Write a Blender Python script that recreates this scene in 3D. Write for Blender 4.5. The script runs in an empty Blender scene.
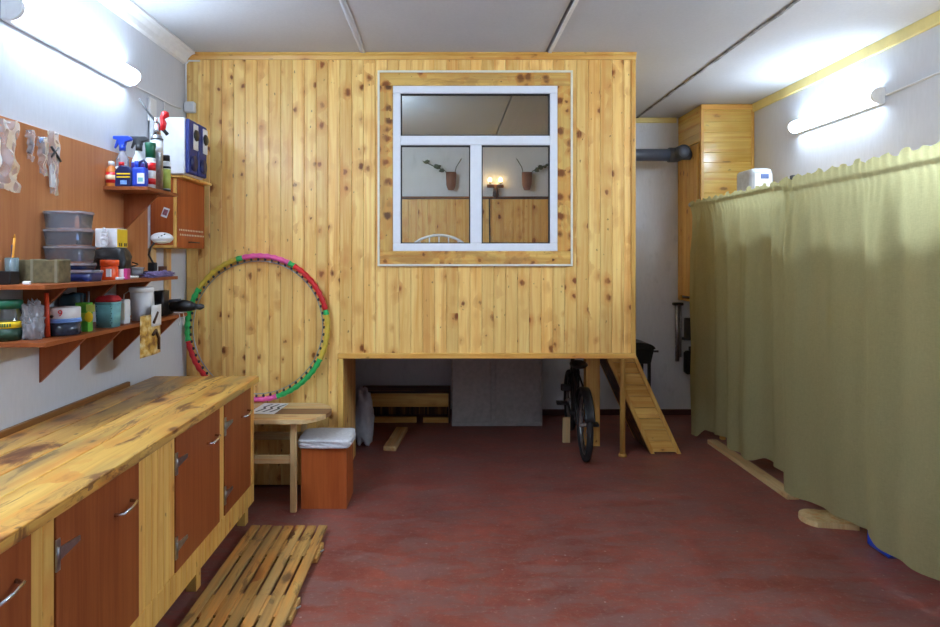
import bpy, bmesh, math, random
from mathutils import Vector, Matrix, noise
R = random.Random(7)
PI = math.pi
scene = bpy.context.scene
COL = scene.collection

# ------------------------------------------------------------------ camera, world, exposure
cam_d = bpy.data.cameras.new('camera'); cam = bpy.data.objects.new('camera', cam_d); COL.objects.link(cam)
cam.location = (0, 0, 1.5); cam.rotation_euler = (PI/2, 0, 0)
cam_d.sensor_width = 36; cam_d.lens = 36*600/940
cam_d.shift_x = 25/940; cam_d.shift_y = -55.5/940
cam_d.clip_start = 0.02
scene.camera = cam
scene.view_settings.view_transform = 'Standard'
scene.view_settings.look = 'None'
scene.view_settings.gamma = 1
scene.view_settings.use_curve_mapping = False
scene.view_settings.exposure = .98
w = bpy.data.worlds.new('world'); scene.world = w; w.use_nodes = True
w.node_tree.nodes['Background'].inputs[0].default_value = (.5, .6, .8, 1)
w.node_tree.nodes['Background'].inputs[1].default_value = 0.05
TUBE = 22.0          # emission of the lamp diffusers
TUBE_COL = (.68, .86, 1.07)

# ------------------------------------------------------------------ node helpers
def newmat(name):
    m = bpy.data.materials.new(name); m.use_nodes = True
    nt = m.node_tree
    for n in list(nt.nodes): nt.nodes.remove(n)
    out = nt.nodes.new('ShaderNodeOutputMaterial')
    return m, nt, out
def N(nt, typ, props=None, **ins):
    n = nt.nodes.new('ShaderNode'+typ)
    for k, v in (props or {}).items(): setattr(n, k, v)
    for k, v in ins.items():
        key = int(k[1:]) if k[0] == 'i' and k[1:].isdigit() else k.replace('_', ' ')
        s = n.inputs[key]
        if hasattr(v, 'is_linked') or isinstance(v, bpy.types.NodeSocket): nt.links.new(v, s)
        else: s.default_value = v
    return n
def c4(c): return (c[0], c[1], c[2], 1)
def ramp(nt, fac, stops):
    n = nt.nodes.new('ShaderNodeValToRGB'); nt.links.new(fac, n.inputs[0])
    e = n.color_ramp.elements
    while len(e) < len(stops): e.new(.5)
    for i, (p, c) in enumerate(stops):
        e[i].position = p; e[i].color = c4(c) if hasattr(c, '__len__') else (c, c, c, 1)
    return n.outputs[0]
def mixc(nt, fac, a, b, mode='MIX'):
    n = nt.nodes.new('ShaderNodeMix'); n.data_type = 'RGBA'; n.blend_type = mode
    for s, v in ((n.inputs[0], fac), (n.inputs[6], a), (n.inputs[7], b)):
        if isinstance(v, bpy.types.NodeSocket): nt.links.new(v, s)
        else: s.default_value = c4(v) if hasattr(v, '__len__') else v
    return n.outputs[2]
def mth(nt, op, a, b=None, c=None):
    n = nt.nodes.new('ShaderNodeMath'); n.operation = op
    for i, v in enumerate((a, b, c)):
        if v is None: continue
        if isinstance(v, bpy.types.NodeSocket): nt.links.new(v, n.inputs[i])
        else: n.inputs[i].default_value = v
    return n.outputs[0]
def mapv(nt, vec, sc, loc=(0, 0, 0)):
    n = nt.nodes.new('ShaderNodeMapping'); nt.links.new(vec, n.inputs[0])
    n.inputs['Scale'].default_value = sc; n.inputs['Location'].default_value = loc
    return n.outputs[0]
def srgb(r, g, b):
    f = lambda v: ((v/255+.055)/1.055)**2.4 if v > 10 else v/255/12.92
    return (f(r), f(g), f(b))

def plain(name, col, rough=.5, metal=0, var=.12, scale=30, trans=0, alpha=1, bump=0, coat=0, sheen=0):
    m, nt, out = newmat(name)
    tc = N(nt, 'TexCoord').outputs['Object']
    nz = N(nt, 'TexNoise', Vector=tc, Scale=scale, Detail=3).outputs[0]
    lo = tuple(max(0, v*(1-var)) for v in col); hi = tuple(min(1, v*(1+var)) for v in col)
    base = ramp(nt, nz, [(.3, lo), (.7, hi)])
    p = N(nt, 'BsdfPrincipled', Base_Color=base, Roughness=rough, Metallic=metal, Alpha=alpha)
    p.inputs['Transmission Weight'].default_value = trans
    p.inputs['Coat Weight'].default_value = coat
    if bump:
        b = N(nt, 'Bump', Height=nz, Strength=bump, Distance=.01)
        nt.links.new(b.outputs[0], p.inputs['Normal'])
    nt.links.new(p.outputs[0], out.inputs[0])
    return m

def wood(name, light, dark, knotc=(.10, .035, .012), knots=1.0, burn=0.0, rough=.42, across=8.5, along=3.6, tone=.22, coat=.15, ksize=.2, burnc=(.11, .045, .018)):
    m, nt, out = newmat(name)
    g = N(nt, 'Attribute', {'attribute_name': 'gco'}).outputs['Vector']
    pid = N(nt, 'Attribute', {'attribute_name': 'pid'}).outputs['Fac']
    # grain warped around knots
    warp = N(nt, 'TexNoise', Vector=mapv(nt, g, (6, 6, 1.2)), Scale=1, Detail=2).outputs['Color']
    gv = N(nt, 'VectorMath', {'operation': 'MULTIPLY_ADD'}, i0=warp, i1=(.05, .05, 0), i2=g).outputs[0]
    grain = N(nt, 'TexNoise', Vector=mapv(nt, gv, (55, 55, 2.2)), Scale=1, Detail=4, Roughness=.6).outputs[0]
    broad = N(nt, 'TexNoise', Vector=mapv(nt, gv, (14, 14, .8)), Scale=1, Detail=2).outputs[0]
    f = mth(nt, 'ADD', mth(nt, 'MULTIPLY', grain, .55), mth(nt, 'MULTIPLY', broad, .45))
    base = ramp(nt, f, [(.34, dark), (.62, light)])
    t = mth(nt, 'ADD', mth(nt, 'MULTIPLY', pid, tone), 1-tone*.6)
    tn = N(nt, 'CombineColor', i0=t, i1=mth(nt, 'POWER', t, 1.25), i2=mth(nt, 'POWER', t, 1.6)).outputs[0]
    base = mixc(nt, 1.0, base, tn, 'MULTIPLY')
    if knots > 0:
        w2 = N(nt, 'TexNoise', Vector=mapv(nt, g, (38, 38, 30)), Scale=1, Detail=3).outputs['Color']
        kv = N(nt, 'VectorMath', {'operation': 'MULTIPLY_ADD'}, i0=warp, i1=(.035, .035, .05), i2=g).outputs[0]
        kv = N(nt, 'VectorMath', {'operation': 'MULTIPLY_ADD'}, i0=w2, i1=(.022, .022, .03), i2=kv).outputs[0]
        vo = N(nt, 'TexVoronoi', {'feature': 'F1'}, Vector=mapv(nt, kv, (across, across, along)), Scale=1, Randomness=1)
        rnd = N(nt, 'SeparateColor', i0=vo.outputs['Color'])
        size = mth(nt, 'MULTIPLY', mth(nt, 'POWER', rnd.outputs[0], 1.4), ksize*1.5)
        d = mth(nt, 'DIVIDE', vo.outputs['Distance'], mth(nt, 'ADD', size, .001))
        k = ramp(nt, d, [(.55, 1.0), (1.0, 0.0)])
        halo = ramp(nt, mth(nt, 'MULTIPLY', d, .3), [(.27, 1.0), (.9, 0.0)])
        hv = mth(nt, 'MULTIPLY', halo, ramp(nt, grain, [(.35, .2), (.6, 1.0)]))
        base = mixc(nt, mth(nt, 'MULTIPLY', hv, .72*min(1, knots)), base, srgb(206, 126, 50))
        kc = mixc(nt, ramp(nt, d, [(.1, .0), (.6, 1.0)]), (knotc[0]*.5, knotc[1]*.5, knotc[2]*.5), knotc)
        kc = mixc(nt, mth(nt, 'MULTIPLY', rnd.outputs[1], .5), kc, srgb(176, 96, 36))
        base = mixc(nt, mth(nt, 'MULTIPLY', k, .92*min(1, knots)), base, kc)
        vs = N(nt, 'TexVoronoi', {'feature': 'F1'}, Vector=mapv(nt, kv, (across*1.5, across*1.5, along*1.1), (5, 3, 2)), Scale=1, Randomness=1)
        base = mixc(nt, mth(nt, 'MULTIPLY', ramp(nt, vs.outputs['Distance'], [(.05, 1.0), (.10, 0.0)]), .7*min(1, knots)), base, tuple(v*.7 for v in knotc))
    st = N(nt, 'TexNoise', Vector=mapv(nt, gv, (34, 34, .55), (1, 9, 4)), Scale=1, Detail=2).outputs[0]
    base = mixc(nt, mth(nt, 'MULTIPLY', ramp(nt, st, [(.54, 0.0), (.68, 1.0)]), .5 if knots > 0 else 0), base, srgb(214, 138, 60))
    if burn > 0:
        b1 = N(nt, 'TexNoise', Vector=mapv(nt, gv, (7, 7, 2.4), (3, 1, 7)), Scale=1, Detail=6, Roughness=.68, Distortion=1.2).outputs[0]
        bb = ramp(nt, b1, [(.535, 0.0), (.60, .8), (.68, 1.0)])
        base = mixc(nt, mth(nt, 'MULTIPLY', bb, burn), base, burnc)
        b2 = N(nt, 'TexNoise', Vector=mapv(nt, gv, (5, 5, 1.1), (8, 2, 5)), Scale=1, Detail=3).outputs[0]
        base = mixc(nt, mth(nt, 'MULTIPLY', ramp(nt, b2, [(.48, 0.0), (.62, 1.0)]), burn*.6), base, (.27, .19, .08))
    p = N(nt, 'BsdfPrincipled', Base_Color=base, Roughness=rough)
    p.inputs['Specular IOR Level'].default_value = .3
    p.inputs['Coat Weight'].default_value = coat; p.inputs['Coat Roughness'].default_value = .25
    bm_ = N(nt, 'Bump', Height=grain, Strength=.12, Distance=.004)
    nt.links.new(bm_.outputs[0], p.inputs['Normal'])
    nt.links.new(p.outputs[0], out.inputs[0])
    return m

def wallpaper(name, col, rough=.8, stains=.0):
    m, nt, out = newmat(name)
    tc = N(nt, 'TexCoord').outputs['Object']
    n1 = N(nt, 'TexNoise', Vector=mapv(nt, tc, (60, 60, 14)), Scale=1, Detail=4).outputs[0]
    n2 = N(nt, 'TexNoise', Vector=tc, Scale=2.5, Detail=3).outputs[0]
    n3 = N(nt, 'TexNoise', Vector=mapv(nt, tc, (9, 9, 5)), Scale=1, Detail=5, Roughness=.7).outputs[0]
    base = ramp(nt, n1, [(.3, tuple(v*.95 for v in col)), (.65, col)])
    base = mixc(nt, mth(nt, 'MULTIPLY', ramp(nt, n2, [(.4, 0.0), (.75, 1.0)]), .25), base, tuple(v*.82 for v in col))
    base = mixc(nt, mth(nt, 'MULTIPLY', ramp(nt, n3, [(.58, 0.0), (.75, 1.0)]), stains), base, tuple(v*.55 for v in col))
    p = N(nt, 'BsdfPrincipled', Base_Color=base, Roughness=rough)
    b = N(nt, 'Bump', Height=n1, Strength=.35, Distance=.003)
    nt.links.new(b.outputs[0], p.inputs['Normal'])
    nt.links.new(p.outputs[0], out.inputs[0])
    return m

def glassy(name, tint=(1, 1, 1), ior=1.45, body=0.0, bodycol=(.8, .8, .85), rough=.05):
    """thin clear sheet: transparent with fresnel gloss and a little haze of the plastic itself"""
    m, nt, out = newmat(name)
    tr = N(nt, 'BsdfTransparent', Color=c4(tint)).outputs[0]
    tc = N(nt, 'TexCoord').outputs['Object']
    nz = N(nt, 'TexNoise', Vector=tc, Scale=18, Detail=2).outputs[0]
    gl = N(nt, 'BsdfGlossy', Color=(1, 1, 1, 1), Roughness=rough).outputs[0]
    fr = N(nt, 'Fresnel', IOR=ior).outputs[0]
    a = tr
    if body > 0:
        df = N(nt, 'BsdfDiffuse', Color=c4(bodycol)).outputs[0]
        fac = mth(nt, 'MULTIPLY', ramp(nt, nz, [(.3, .7), (.7, 1.0)]), body)
        a = N(nt, 'MixShader', i0=fac, i1=tr, i2=df).outputs[0]
    s = N(nt, 'MixShader', i0=fr, i1=a, i2=gl).outputs[0]
    nt.links.new(s, out.inputs[0])
    return m

def emis(name, col, strength):
    m, nt, out = newmat(name)
    tc = N(nt, 'TexCoord').outputs['Object']
    nz = N(nt, 'TexNoise', Vector=tc, Scale=3).outputs[0]
    c = ramp(nt, nz, [(.2, tuple(v*.96 for v in col)), (.8, col)])
    e = N(nt, 'Emission', Color=c, Strength=strength)
    nt.links.new(e.outputs[0], out.inputs[0])
    return m

# ------------------------------------------------------------------ mesh helpers
class MB:
    def __init__(s):
        s.bm = bmesh.new()
        s.g = s.bm.verts.layers.float_vector.new('gco'); s.p = s.bm.verts.layers.float.new('pid')
    def tag(s, vs, grain, M=None):
        o = Vector((R.uniform(0, 50), R.uniform(0, 50), R.uniform(0, 50))); pid = R.random()
        for v in vs:
            x, y, z = v.co
            if grain == 'x': q = (y, z, x)
            elif grain == 'y': q = (x, z, y)
            else: q = (x, y, z)
            v[s.g] = Vector(q)+o; v[s.p] = pid
            if M: v.co = M @ v.co
    def box(s, x0, x1, y0, y1, z0, z1, bev=0, grain='z', M=None, seg=1):
        nv = len(s.bm.verts)
        c = [(x0, y0, z0), (x1, y0, z0), (x1, y1, z0), (x0, y1, z0), (x0, y0, z1), (x1, y0, z1), (x1, y1, z1), (x0, y1, z1)]
        t = bmesh.new()
        v = [t.verts.new(p) for p in c]
        for f in ((3, 2, 1, 0), (4, 5, 6, 7), (0, 1, 5, 4), (1, 2, 6, 5), (2, 3, 7, 6), (3, 0, 4, 7)): t.faces.new([v[i] for i in f])
        if bev: bmesh.ops.bevel(t, geom=list(t.edges), offset=bev, segments=seg, affect='EDGES', profile=.5)
        s.merge(t, grain, M, smooth=False); return s
    def merge(s, t, grain='z', M=None, smooth=False):
        t.verts.index_update()
        nv = [s.bm.verts.new(v.co) for v in t.verts]
        for f in t.faces:
            try: nf = s.bm.faces.new([nv[v.index] for v in f.verts]); nf.smooth = smooth
            except ValueError: pass
        s.tag(nv, grain, M); t.free()
    def prism(s, pts, axis, a, b, grain='z', bev=0, M=None):
        """extrude a 2-D polygon along an axis from a to b"""
        t = bmesh.new()
        def P(p, h):
            if axis == 'x': return (h, p[0], p[1])
            if axis == 'y': return (p[0], h, p[1])
            return (p[0], p[1], h)
        A = [t.verts.new(P(p, a)) for p in pts]; B = [t.verts.new(P(p, b)) for p in pts]
        t.faces.new(A); t.faces.new(B[::-1])
        n = len(pts)
        for i in range(n): t.faces.new([A[i], B[i], B[(i+1) % n], A[(i+1) % n]])
        bmesh.ops.recalc_face_normals(t, faces=list(t.faces))
        if bev: bmesh.ops.bevel(t, geom=list(t.edges), offset=bev, segments=1, affect='EDGES')
        s.merge(t, grain, M); return s
    def tube(s, pts, r, seg=10, cap=True, grain='z', smooth=True, sy=1.0):
        pts = [Vector(p) for p in pts]
        rr = r if hasattr(r, '__len__') else [r]*len(pts)
        t = bmesh.new(); rings = []
        up = None
        for i, p in enumerate(pts):
            d = (pts[min(i+1, len(pts)-1)]-pts[max(i-1, 0)])
            d = d.normalized() if d.length > 1e-9 else Vector((0, 0, 1))
            if up is None:
                up = Vector((0, 0, 1)) if abs(d.z) < .9 else Vector((0, 1, 0))
            a = d.cross(up)
            if a.length < 1e-6: a = d.orthogonal()
            a.normalize(); b = a.cross(d).normalized(); up = b
            rings.append([t.verts.new(p+(a*math.cos(2*PI*k/seg)+b*math.sin(2*PI*k/seg)*sy)*rr[i]) for k in range(seg)])
        for i in range(len(rings)-1):
            for k in range(seg): 
                f = t.faces.new([rings[i][k], rings[i][(k+1) % seg], rings[i+1][(k+1) % seg], rings[i+1][k]])
        if cap: t.faces.new(rings[0][::-1]); t.faces.new(rings[-1])
        bmesh.ops.recalc_face_normals(t, faces=list(t.faces))
        s.merge(t, grain, None, smooth); return s
    def cyl(s, p0, p1, r0, r1=None, seg=20, grain='z', smooth=True):
        return s.tube([p0, p1], [r0, r0 if r1 is None else r1], seg, True, grain, smooth)
    def lathe(s, c, prof, seg=24, sx=1, sy=1, M=None, smooth=True, square=0):
        """profile of (radius, z) around a vertical axis at c"""
        t = bmesh.new(); rings = []
        if square: seg = 64
        for (r, z) in prof:
            ring = []
            for k in range(seg):
                a = 2*PI*k/seg; cx, cy = math.cos(a), math.sin(a)
                if square:
                    q = (abs(cx)**square+abs(cy)**square)**(-1/square); cx *= q; cy *= q
                ring.append(t.verts.new((c[0]+r*cx*sx, c[1]+r*cy*sy, c[2]+z)))
            rings.append(ring)
        for i in range(len(rings)-1):
            for k in range(seg): t.faces.new([rings[i][k], rings[i][(k+1) % seg], rings[i+1][(k+1) % seg], rings[i+1][k]])
        if prof[0][0] > 1e-4: t.faces.new(rings[0][::-1])
        if prof[-1][0] > 1e-4: t.faces.new(rings[-1])
        bmesh.ops.remove_doubles(t, verts=list(t.verts), dist=1e-5)
        bmesh.ops.recalc_face_normals(t, faces=list(t.faces))
        s.merge(t, 'z', M, smooth); return s
    def grid(s, fn, nu, nv, thick=0, smooth=True, grain='z', M=None):
        t = bmesh.new()
        g = [[t.verts.new(fn(i/nu, j/nv)) for j in range(nv+1)] for i in range(nu+1)]
        for i in range(nu):
            for j in range(nv): t.faces.new([g[i][j], g[i+1][j], g[i+1][j+1], g[i][j+1]])
        bmesh.ops.recalc_face_normals(t, faces=list(t.faces))
        if thick: bmesh.ops.solidify(t, geom=list(t.faces), thickness=thick)
        s.merge(t, grain, M, smooth); return s
    def blob(s, c, r, amp=.15, freq=9, seg=20, flat=None, M=None, sq=0):
        t = bmesh.new(); bmesh.ops.create_uvsphere(t, u_segments=seg, v_segments=max(8, seg*2//3), radius=1)
        sd = Vector((R.uniform(0, 9), R.uniform(0, 9), R.uniform(0, 9)))
        for v in t.verts:
            n = v.co.normalized()
            if sq:
                q = (abs(n.x)**sq+abs(n.y)**sq+abs(n.z)**sq)**(-1/sq); n = n*q
            k = 1+amp*noise.noise(v.co*freq/3+sd)*1.4+amp*.5*noise.noise(v.co*freq+sd)
            v.co = Vector((n.x*r[0]*k, n.y*r[1]*k, n.z*r[2]*k))
            if flat is not None: v.co.z = max(v.co.z, flat)
            v.co += Vector(c)
        s.merge(t, 'z', M, True); return s
    def build(s, name, mat, parent=None):
        me = bpy.data.meshes.new(name)
        off = Vector((0, 0, 0)); p = parent
        while p is not None: off += p.location; p = p.parent
        for v in s.bm.verts: v.co -= off
        s.bm.to_mesh(me); s.bm.free()
        me.materials.append(mat)
        o = bpy.data.objects.new(name, me); COL.objects.link(o); o.parent = parent
        return o
def at(o):   # move a one-mesh thing's origin to its base centre
    return o
def thing(name, loc, label, cat, group=None):
    o = bpy.data.objects.new(name, None); COL.objects.link(o); o.location = loc; o.empty_display_size = .05
    o['label'] = label; o['category'] = cat
    if group: o['group'] = group
    return o
def tag(o, label, cat, group=None):
    o['label'] = label; o['category'] = cat
    if group: o['group'] = group
    return o
def struct(o): o['kind'] = 'structure'; return o
def kids(o): return [c for c in list(bpy.data.objects) if c.parent == o]
def copytree(o, parent=None):
    c = o.copy(); COL.objects.link(c); c.parent = parent
    for k in kids(o): copytree(k, c)
    return c
def text(body, size, M, mat, parent, name='lettering', depth=.0006):
    cu = bpy.data.curves.new('t', 'FONT'); cu.body = body; cu.size = size; cu.extrude = depth; cu.align_x = 'CENTER'; cu.align_y = 'CENTER'
    to = bpy.data.objects.new('t', cu); COL.objects.link(to)
    dg = bpy.context.evaluated_depsgraph_get()
    me = bpy.data.meshes.new_from_object(to.evaluated_get(dg))
    bpy.data.objects.remove(to)
    off = Vector((0, 0, 0)); p = parent
    while p is not None: off += p.location; p = p.parent
    me.transform(Matrix.Translation(-off) @ M)
    me.materials.clear(); me.materials.append(mat)
    o = bpy.data.objects.new(name, me); COL.objects.link(o); o.parent = parent
    return o
def frame_at(p, right, up):
    r = Vector(right).normalized(); u = Vector(up).normalized(); n = r.cross(u)
    return Matrix(((r.x, u.x, n.x, p[0]), (r.y, u.y, n.y, p[1]), (r.z, u.z, n.z, p[2]), (0, 0, 0, 1)))

# ------------------------------------------------------------------ materials
PINE = wood('pine_boards', srgb(253, 216, 134), srgb(234, 174, 88), knotc=srgb(120, 56, 14), ksize=.20, across=12, along=9, tone=.24, coat=.25)
PINE2 = wood('pine_plain', srgb(242, 200, 112), srgb(218, 158, 72), knotc=srgb(125, 66, 26), ksize=.16, knots=.8, across=10, along=6)
PINE_V = wood('pine_varnished', srgb(240, 206, 112), srgb(218, 172, 76), ksize=.15, knots=.7, rough=.16, coat=.7, tone=.15)
BURNT = wood('pine_torched', srgb(236, 190, 100), srgb(202, 148, 70), knotc=srgb(70, 32, 18), ksize=.30, burn=1.0, across=8, along=6, rough=.4, coat=.2, burnc=srgb(112, 62, 36))
CASE = wood('casing_torched', srgb(236, 194, 108), srgb(206, 152, 74), knotc=srgb(76, 40, 20), ksize=.40, burn=.4, across=13, along=15, rough=.4, burnc=srgb(140, 82, 40))
WORN = wood('worn_slats', srgb(206, 162, 92), srgb(160, 112, 56), knotc=srgb(56, 30, 16), ksize=.3, burn=.85, rough=.6, burnc=srgb(84, 58, 36), coat=0)
RAW = wood('raw_timber', srgb(222, 192, 140), srgb(190, 156, 104), knots=.4, rough=.65, coat=0)
LAM = wood('laminate_brown', srgb(158, 86, 42), srgb(134, 64, 28), knots=0, rough=.5, tone=.10, coat=.05)
LAM_L = wood('laminate_light', srgb(196, 130, 82), srgb(178, 110, 66), knots=0, rough=.4, tone=.05, coat=.1)
LAM_O = wood('laminate_orange', srgb(184, 96, 46), srgb(156, 72, 30), knots=0, rough=.4, tone=.05, coat=.1)
DARKW = wood('dark_boards', srgb(80, 48, 30), srgb(56, 32, 20), knots=.3, rough=.6)
WALLP = wallpaper('wallpaper_white', (.62, .63, .67))
WALLB = wallpaper('wall_back_whitewash', (.76, .77, .80), stains=.35)
CEIL = wallpaper('ceiling_whitewash', (.58, .59, .62), stains=.08)
WHITE = plain('white_plastic', (.80, .80, .80), .35, var=.04)
PVC = plain('white_pvc', (.86, .87, .90), .25, var=.02)
CREAM = plain('cream_trim', srgb(232, 226, 206), .5, var=.05)
YTRIM = plain('yellow_painted_trim', srgb(232, 214, 140), .5, var=.08, scale=8)
BLACK = plain('black_plastic', (.012, .012, .013), .4, var=.3)
RUBBER = plain('black_rubber', (.016, .016, .017), .7, var=.2)
GREYP = plain('grey_pipe', srgb(78, 82, 92), .4, var=.08)
CHROME = plain('chrome', (.75, .76, .78), .18, 1, var=.05)
STEEL = plain('galvanised_steel', (.42, .44, .47), .38, 1, var=.2, scale=60)
RED = plain('red_plastic', srgb(210, 24, 30), .35)
REDC = plain('red_cloth', srgb(176, 28, 34), .7)
ORANGE = plain('orange_plastic', srgb(236, 84, 24), .35)
GREEN = plain('green_plastic', srgb(40, 178, 88), .35)
DGREEN = plain('dark_green_plastic', srgb(16, 92, 62), .4)
PINK = plain('pink_plastic', srgb(236, 92, 160), .35)
YELLOWP = plain('yellow_plastic', srgb(210, 180, 60), .4)
BRIGHTY = plain('yellow_print', srgb(240, 200, 30), .5, var=.05)
BLUE = plain('blue_plastic', srgb(34, 70, 190), .35)
NAVY = plain('navy_plastic', srgb(26, 34, 84), .35)
DBLUE = plain('dark_blue_panel', srgb(36, 50, 124), .5)
LBLUE = plain('light_blue_print', srgb(120, 160, 220), .5)
TEALP = plain('teal_plastic', srgb(120, 186, 190), .5, var=.1)
PURPLE = plain('purple_fabric', srgb(120, 106, 150), .9, var=.4, scale=60)
OLIVE = plain('olive_block', srgb(104, 92, 62), .8, var=.3, scale=40)
LABELW = plain('white_label', (.78, .78, .78), .55, var=.05)
AMBER = plain('amber_liquid', srgb(206, 120, 50), .3)
LIMEL = plain('lime_label', srgb(190, 200, 90), .5)
CLOTHW = plain('white_cloth', srgb(206, 204, 206), .9, var=.08, bump=.5, scale=50)
SACKM = plain('white_sack', srgb(196, 198, 204), .8, var=.1, bump=.3)
DARKG = plain('dark_grey_plastic', srgb(52, 52, 54), .5, var=.2)
MAGENTA = plain('magenta_print', srgb(190, 50, 120), .5)
GREENB = plain('green_print', srgb(90, 170, 50), .5, var=.2)
CLEAR = glassy('clear_plastic', (.97, .97, .98), 1.3, .08, (.78, .76, .80), .2)
CLEARB = glassy('clear_bag', (.97, .97, .97), 1.25, .38, (.70, .67, .70), .4)
PANE = glassy('window_glass', (.86, .90, .90), 1.45, .0)
JARG = glassy('jar_glass', (.75, .80, .78), 1.5, .25, (.16, .15, .12), .05)
LAMPG = emis('lamp_diffuser', TUBE_COL, TUBE)
BULBW = emis('warm_bulb', (1, .62, .25), 14)
PRINT = newmat('printed_poster')
def poster_mat():
    m, nt, out = newmat('poster_print')
    tc = N(nt, 'TexCoord').outputs['Object']
    n1 = N(nt, 'TexNoise', Vector=mapv(nt, tc, (20, 20, 26)), Scale=1, Detail=4).outputs[0]
    c = ramp(nt, n1, [(.35, srgb(130, 84, 30)), (.5, srgb(206, 160, 70)), (.66, srgb(232, 214, 160))])
    p = N(nt, 'BsdfPrincipled', Base_Color=c, Roughness=.5); nt.links.new(p.outputs[0], out.inputs[0]); return m
POSTER = poster_mat()
def floor_mat():
    m, nt, out = newmat('red_floor_paint')
    tc = N(nt, 'TexCoord').outputs['Object']
    n1 = N(nt, 'TexNoise', Vector=tc, Scale=2.4, Detail=8, Roughness=.72).outputs[0]
    n2 = N(nt, 'TexNoise', Vector=mapv(nt, tc, (4, 11, 5)), Scale=1, Detail=8, Roughness=.78, Distortion=.6).outputs[0]
    n3 = N(nt, 'TexNoise', Vector=tc, Scale=45, Detail=4, Roughness=.7).outputs[0]
    vo = N(nt, 'TexVoronoi', Vector=tc, Scale=9).outputs['Distance']
    c = ramp(nt, n1, [(.35, srgb(122, 56, 44)), (.65, srgb(158, 80, 64))])
    c = mixc(nt, mth(nt, 'MULTIPLY', ramp(nt, n2, [(.44, 0.0), (.56, 1.0)]), .62), c, srgb(128, 98, 92))
    c = mixc(nt, mth(nt, 'MULTIPLY', ramp(nt, n3, [(.56, 0.0), (.74, 1.0)]), .6), c, srgb(168, 132, 120))
    c = mixc(nt, ramp(nt, vo, [(.035, .6), (.06, 0.0)]), c, srgb(176, 160, 150))
    rg = ramp(nt, n2, [(.3, .36), (.7, .6)])
    p = N(nt, 'BsdfPrincipled', Base_Color=c, Roughness=rg)
    b = N(nt, 'Bump', Height=mth(nt, 'ADD', n2, mth(nt, 'MULTIPLY', n3, .4)), Strength=.25, Distance=.006)
    nt.links.new(b.outputs[0], p.inputs['Normal'])
    nt.links.new(p.outputs[0], out.inputs[0]); return m
FLOOR = floor_mat()
def curtain_mat(name, col):
    m, nt, out = newmat(name)
    tc = N(nt, 'TexCoord').outputs['Object']
    weave = N(nt, 'TexNoise', Vector=mapv(nt, tc, (60, 60, 260)), Scale=1, Detail=2).outputs[0]
    wv = N(nt, 'TexNoise', Vector=mapv(nt, tc, (160, 160, 30)), Scale=1, Detail=2).outputs[0]
    s = mth(nt, 'ADD', mth(nt, 'MULTIPLY', weave, .6), mth(nt, 'MULTIPLY', wv, .4))
    c = ramp(nt, s, [(.3, tuple(v*.90 for v in col)), (.7, tuple(min(1, v*1.05) for v in col))])
    cr = N(nt, 'TexNoise', Vector=mapv(nt, tc, (3, 3, 14)), Scale=1, Detail=4).outputs[0]
    b = N(nt, 'Bump', Height=mth(nt, 'ADD', s, mth(nt, 'MULTIPLY', cr, 6.0)), Strength=.22, Distance=.008)
    df = N(nt, 'BsdfDiffuse', Color=c, Normal=b.outputs[0]).outputs[0]
    tl = N(nt, 'BsdfTranslucent', Color=c).outputs[0]
    nt.links.new(N(nt, 'MixShader', i0=.6, i1=df, i2=tl).outputs[0], out.inputs[0]); return m
CURT = curtain_mat('olive_linen', srgb(194, 186, 136))

# ------------------------------------------------------------------ dimensions (metres)
XL, XR, YB, YN, H = -1.70, 2.69, 5.74, -2.0, 2.84
YF = 3.93                       # cabin front

# ------------------------------------------------------------------ room shell
struct(MB().box(XL-.2, XR+.2, YN-.2, YB+.2, -.1, 0).build('floor', FLOOR))
m = MB()
for a, b in ((XL-.2, -.535), (-.527, .655), (.672, 1.825), (1.832, XR+.2)): m.box(a, b, YN-.2, YB+.2, H, H+.12, .002)
m.box(XL-.2, XR+.2, YN-.2, YB+.2, H+.05, H+.2)
struct(m.build('ceiling', CEIL))
struct(MB().box(XL-.15, XL, YN, YB, 0, H+.05).build('wall_left', WALLP))
struct(MB().box(XR, XR+.15, YN, YB, 0, H+.05).build('wall_right', WALLP))
struct(MB().box(XL-.15, XR+.15, YB, YB+.15, 0, H+.05).build('wall_back', WALLB))
struct(MB().box(XL-.15, XR+.15, YN-.15, YN, 0, H+.05).build('wall_front', WALLP))
# seams between the ceiling slabs
def strip(x0, x1, y0, y1, amp, z, name, mat):
    n = 60; m = MB()
    def fn(u, v):
        y = y0+(y1-y0)*u
        e = amp*noise.noise(Vector((x0*7, y*9, v*3)))
        return (x0+(x1-x0)*v+e, y, z-.003*math.sin(v*PI))
    m.grid(fn, n, 3, thick=.004)
    return struct(m.build(name, mat))
SEAM = plain('rough_mortar', (.24, .23, .22), .9, var=.6, scale=14, bump=.6)
strip(1.816, 1.842, YN, YB-.01, .012, H-.001, 'trim_1', SEAM)
struct(MB().box(.672, .694, YN, YF-.001, H-.008, H+.004, .002).build('trim_2', WHITE))
strip(-.548, -.516, YN, YF-.001, .008, H-.001, 'trim_3', CEIL)
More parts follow.
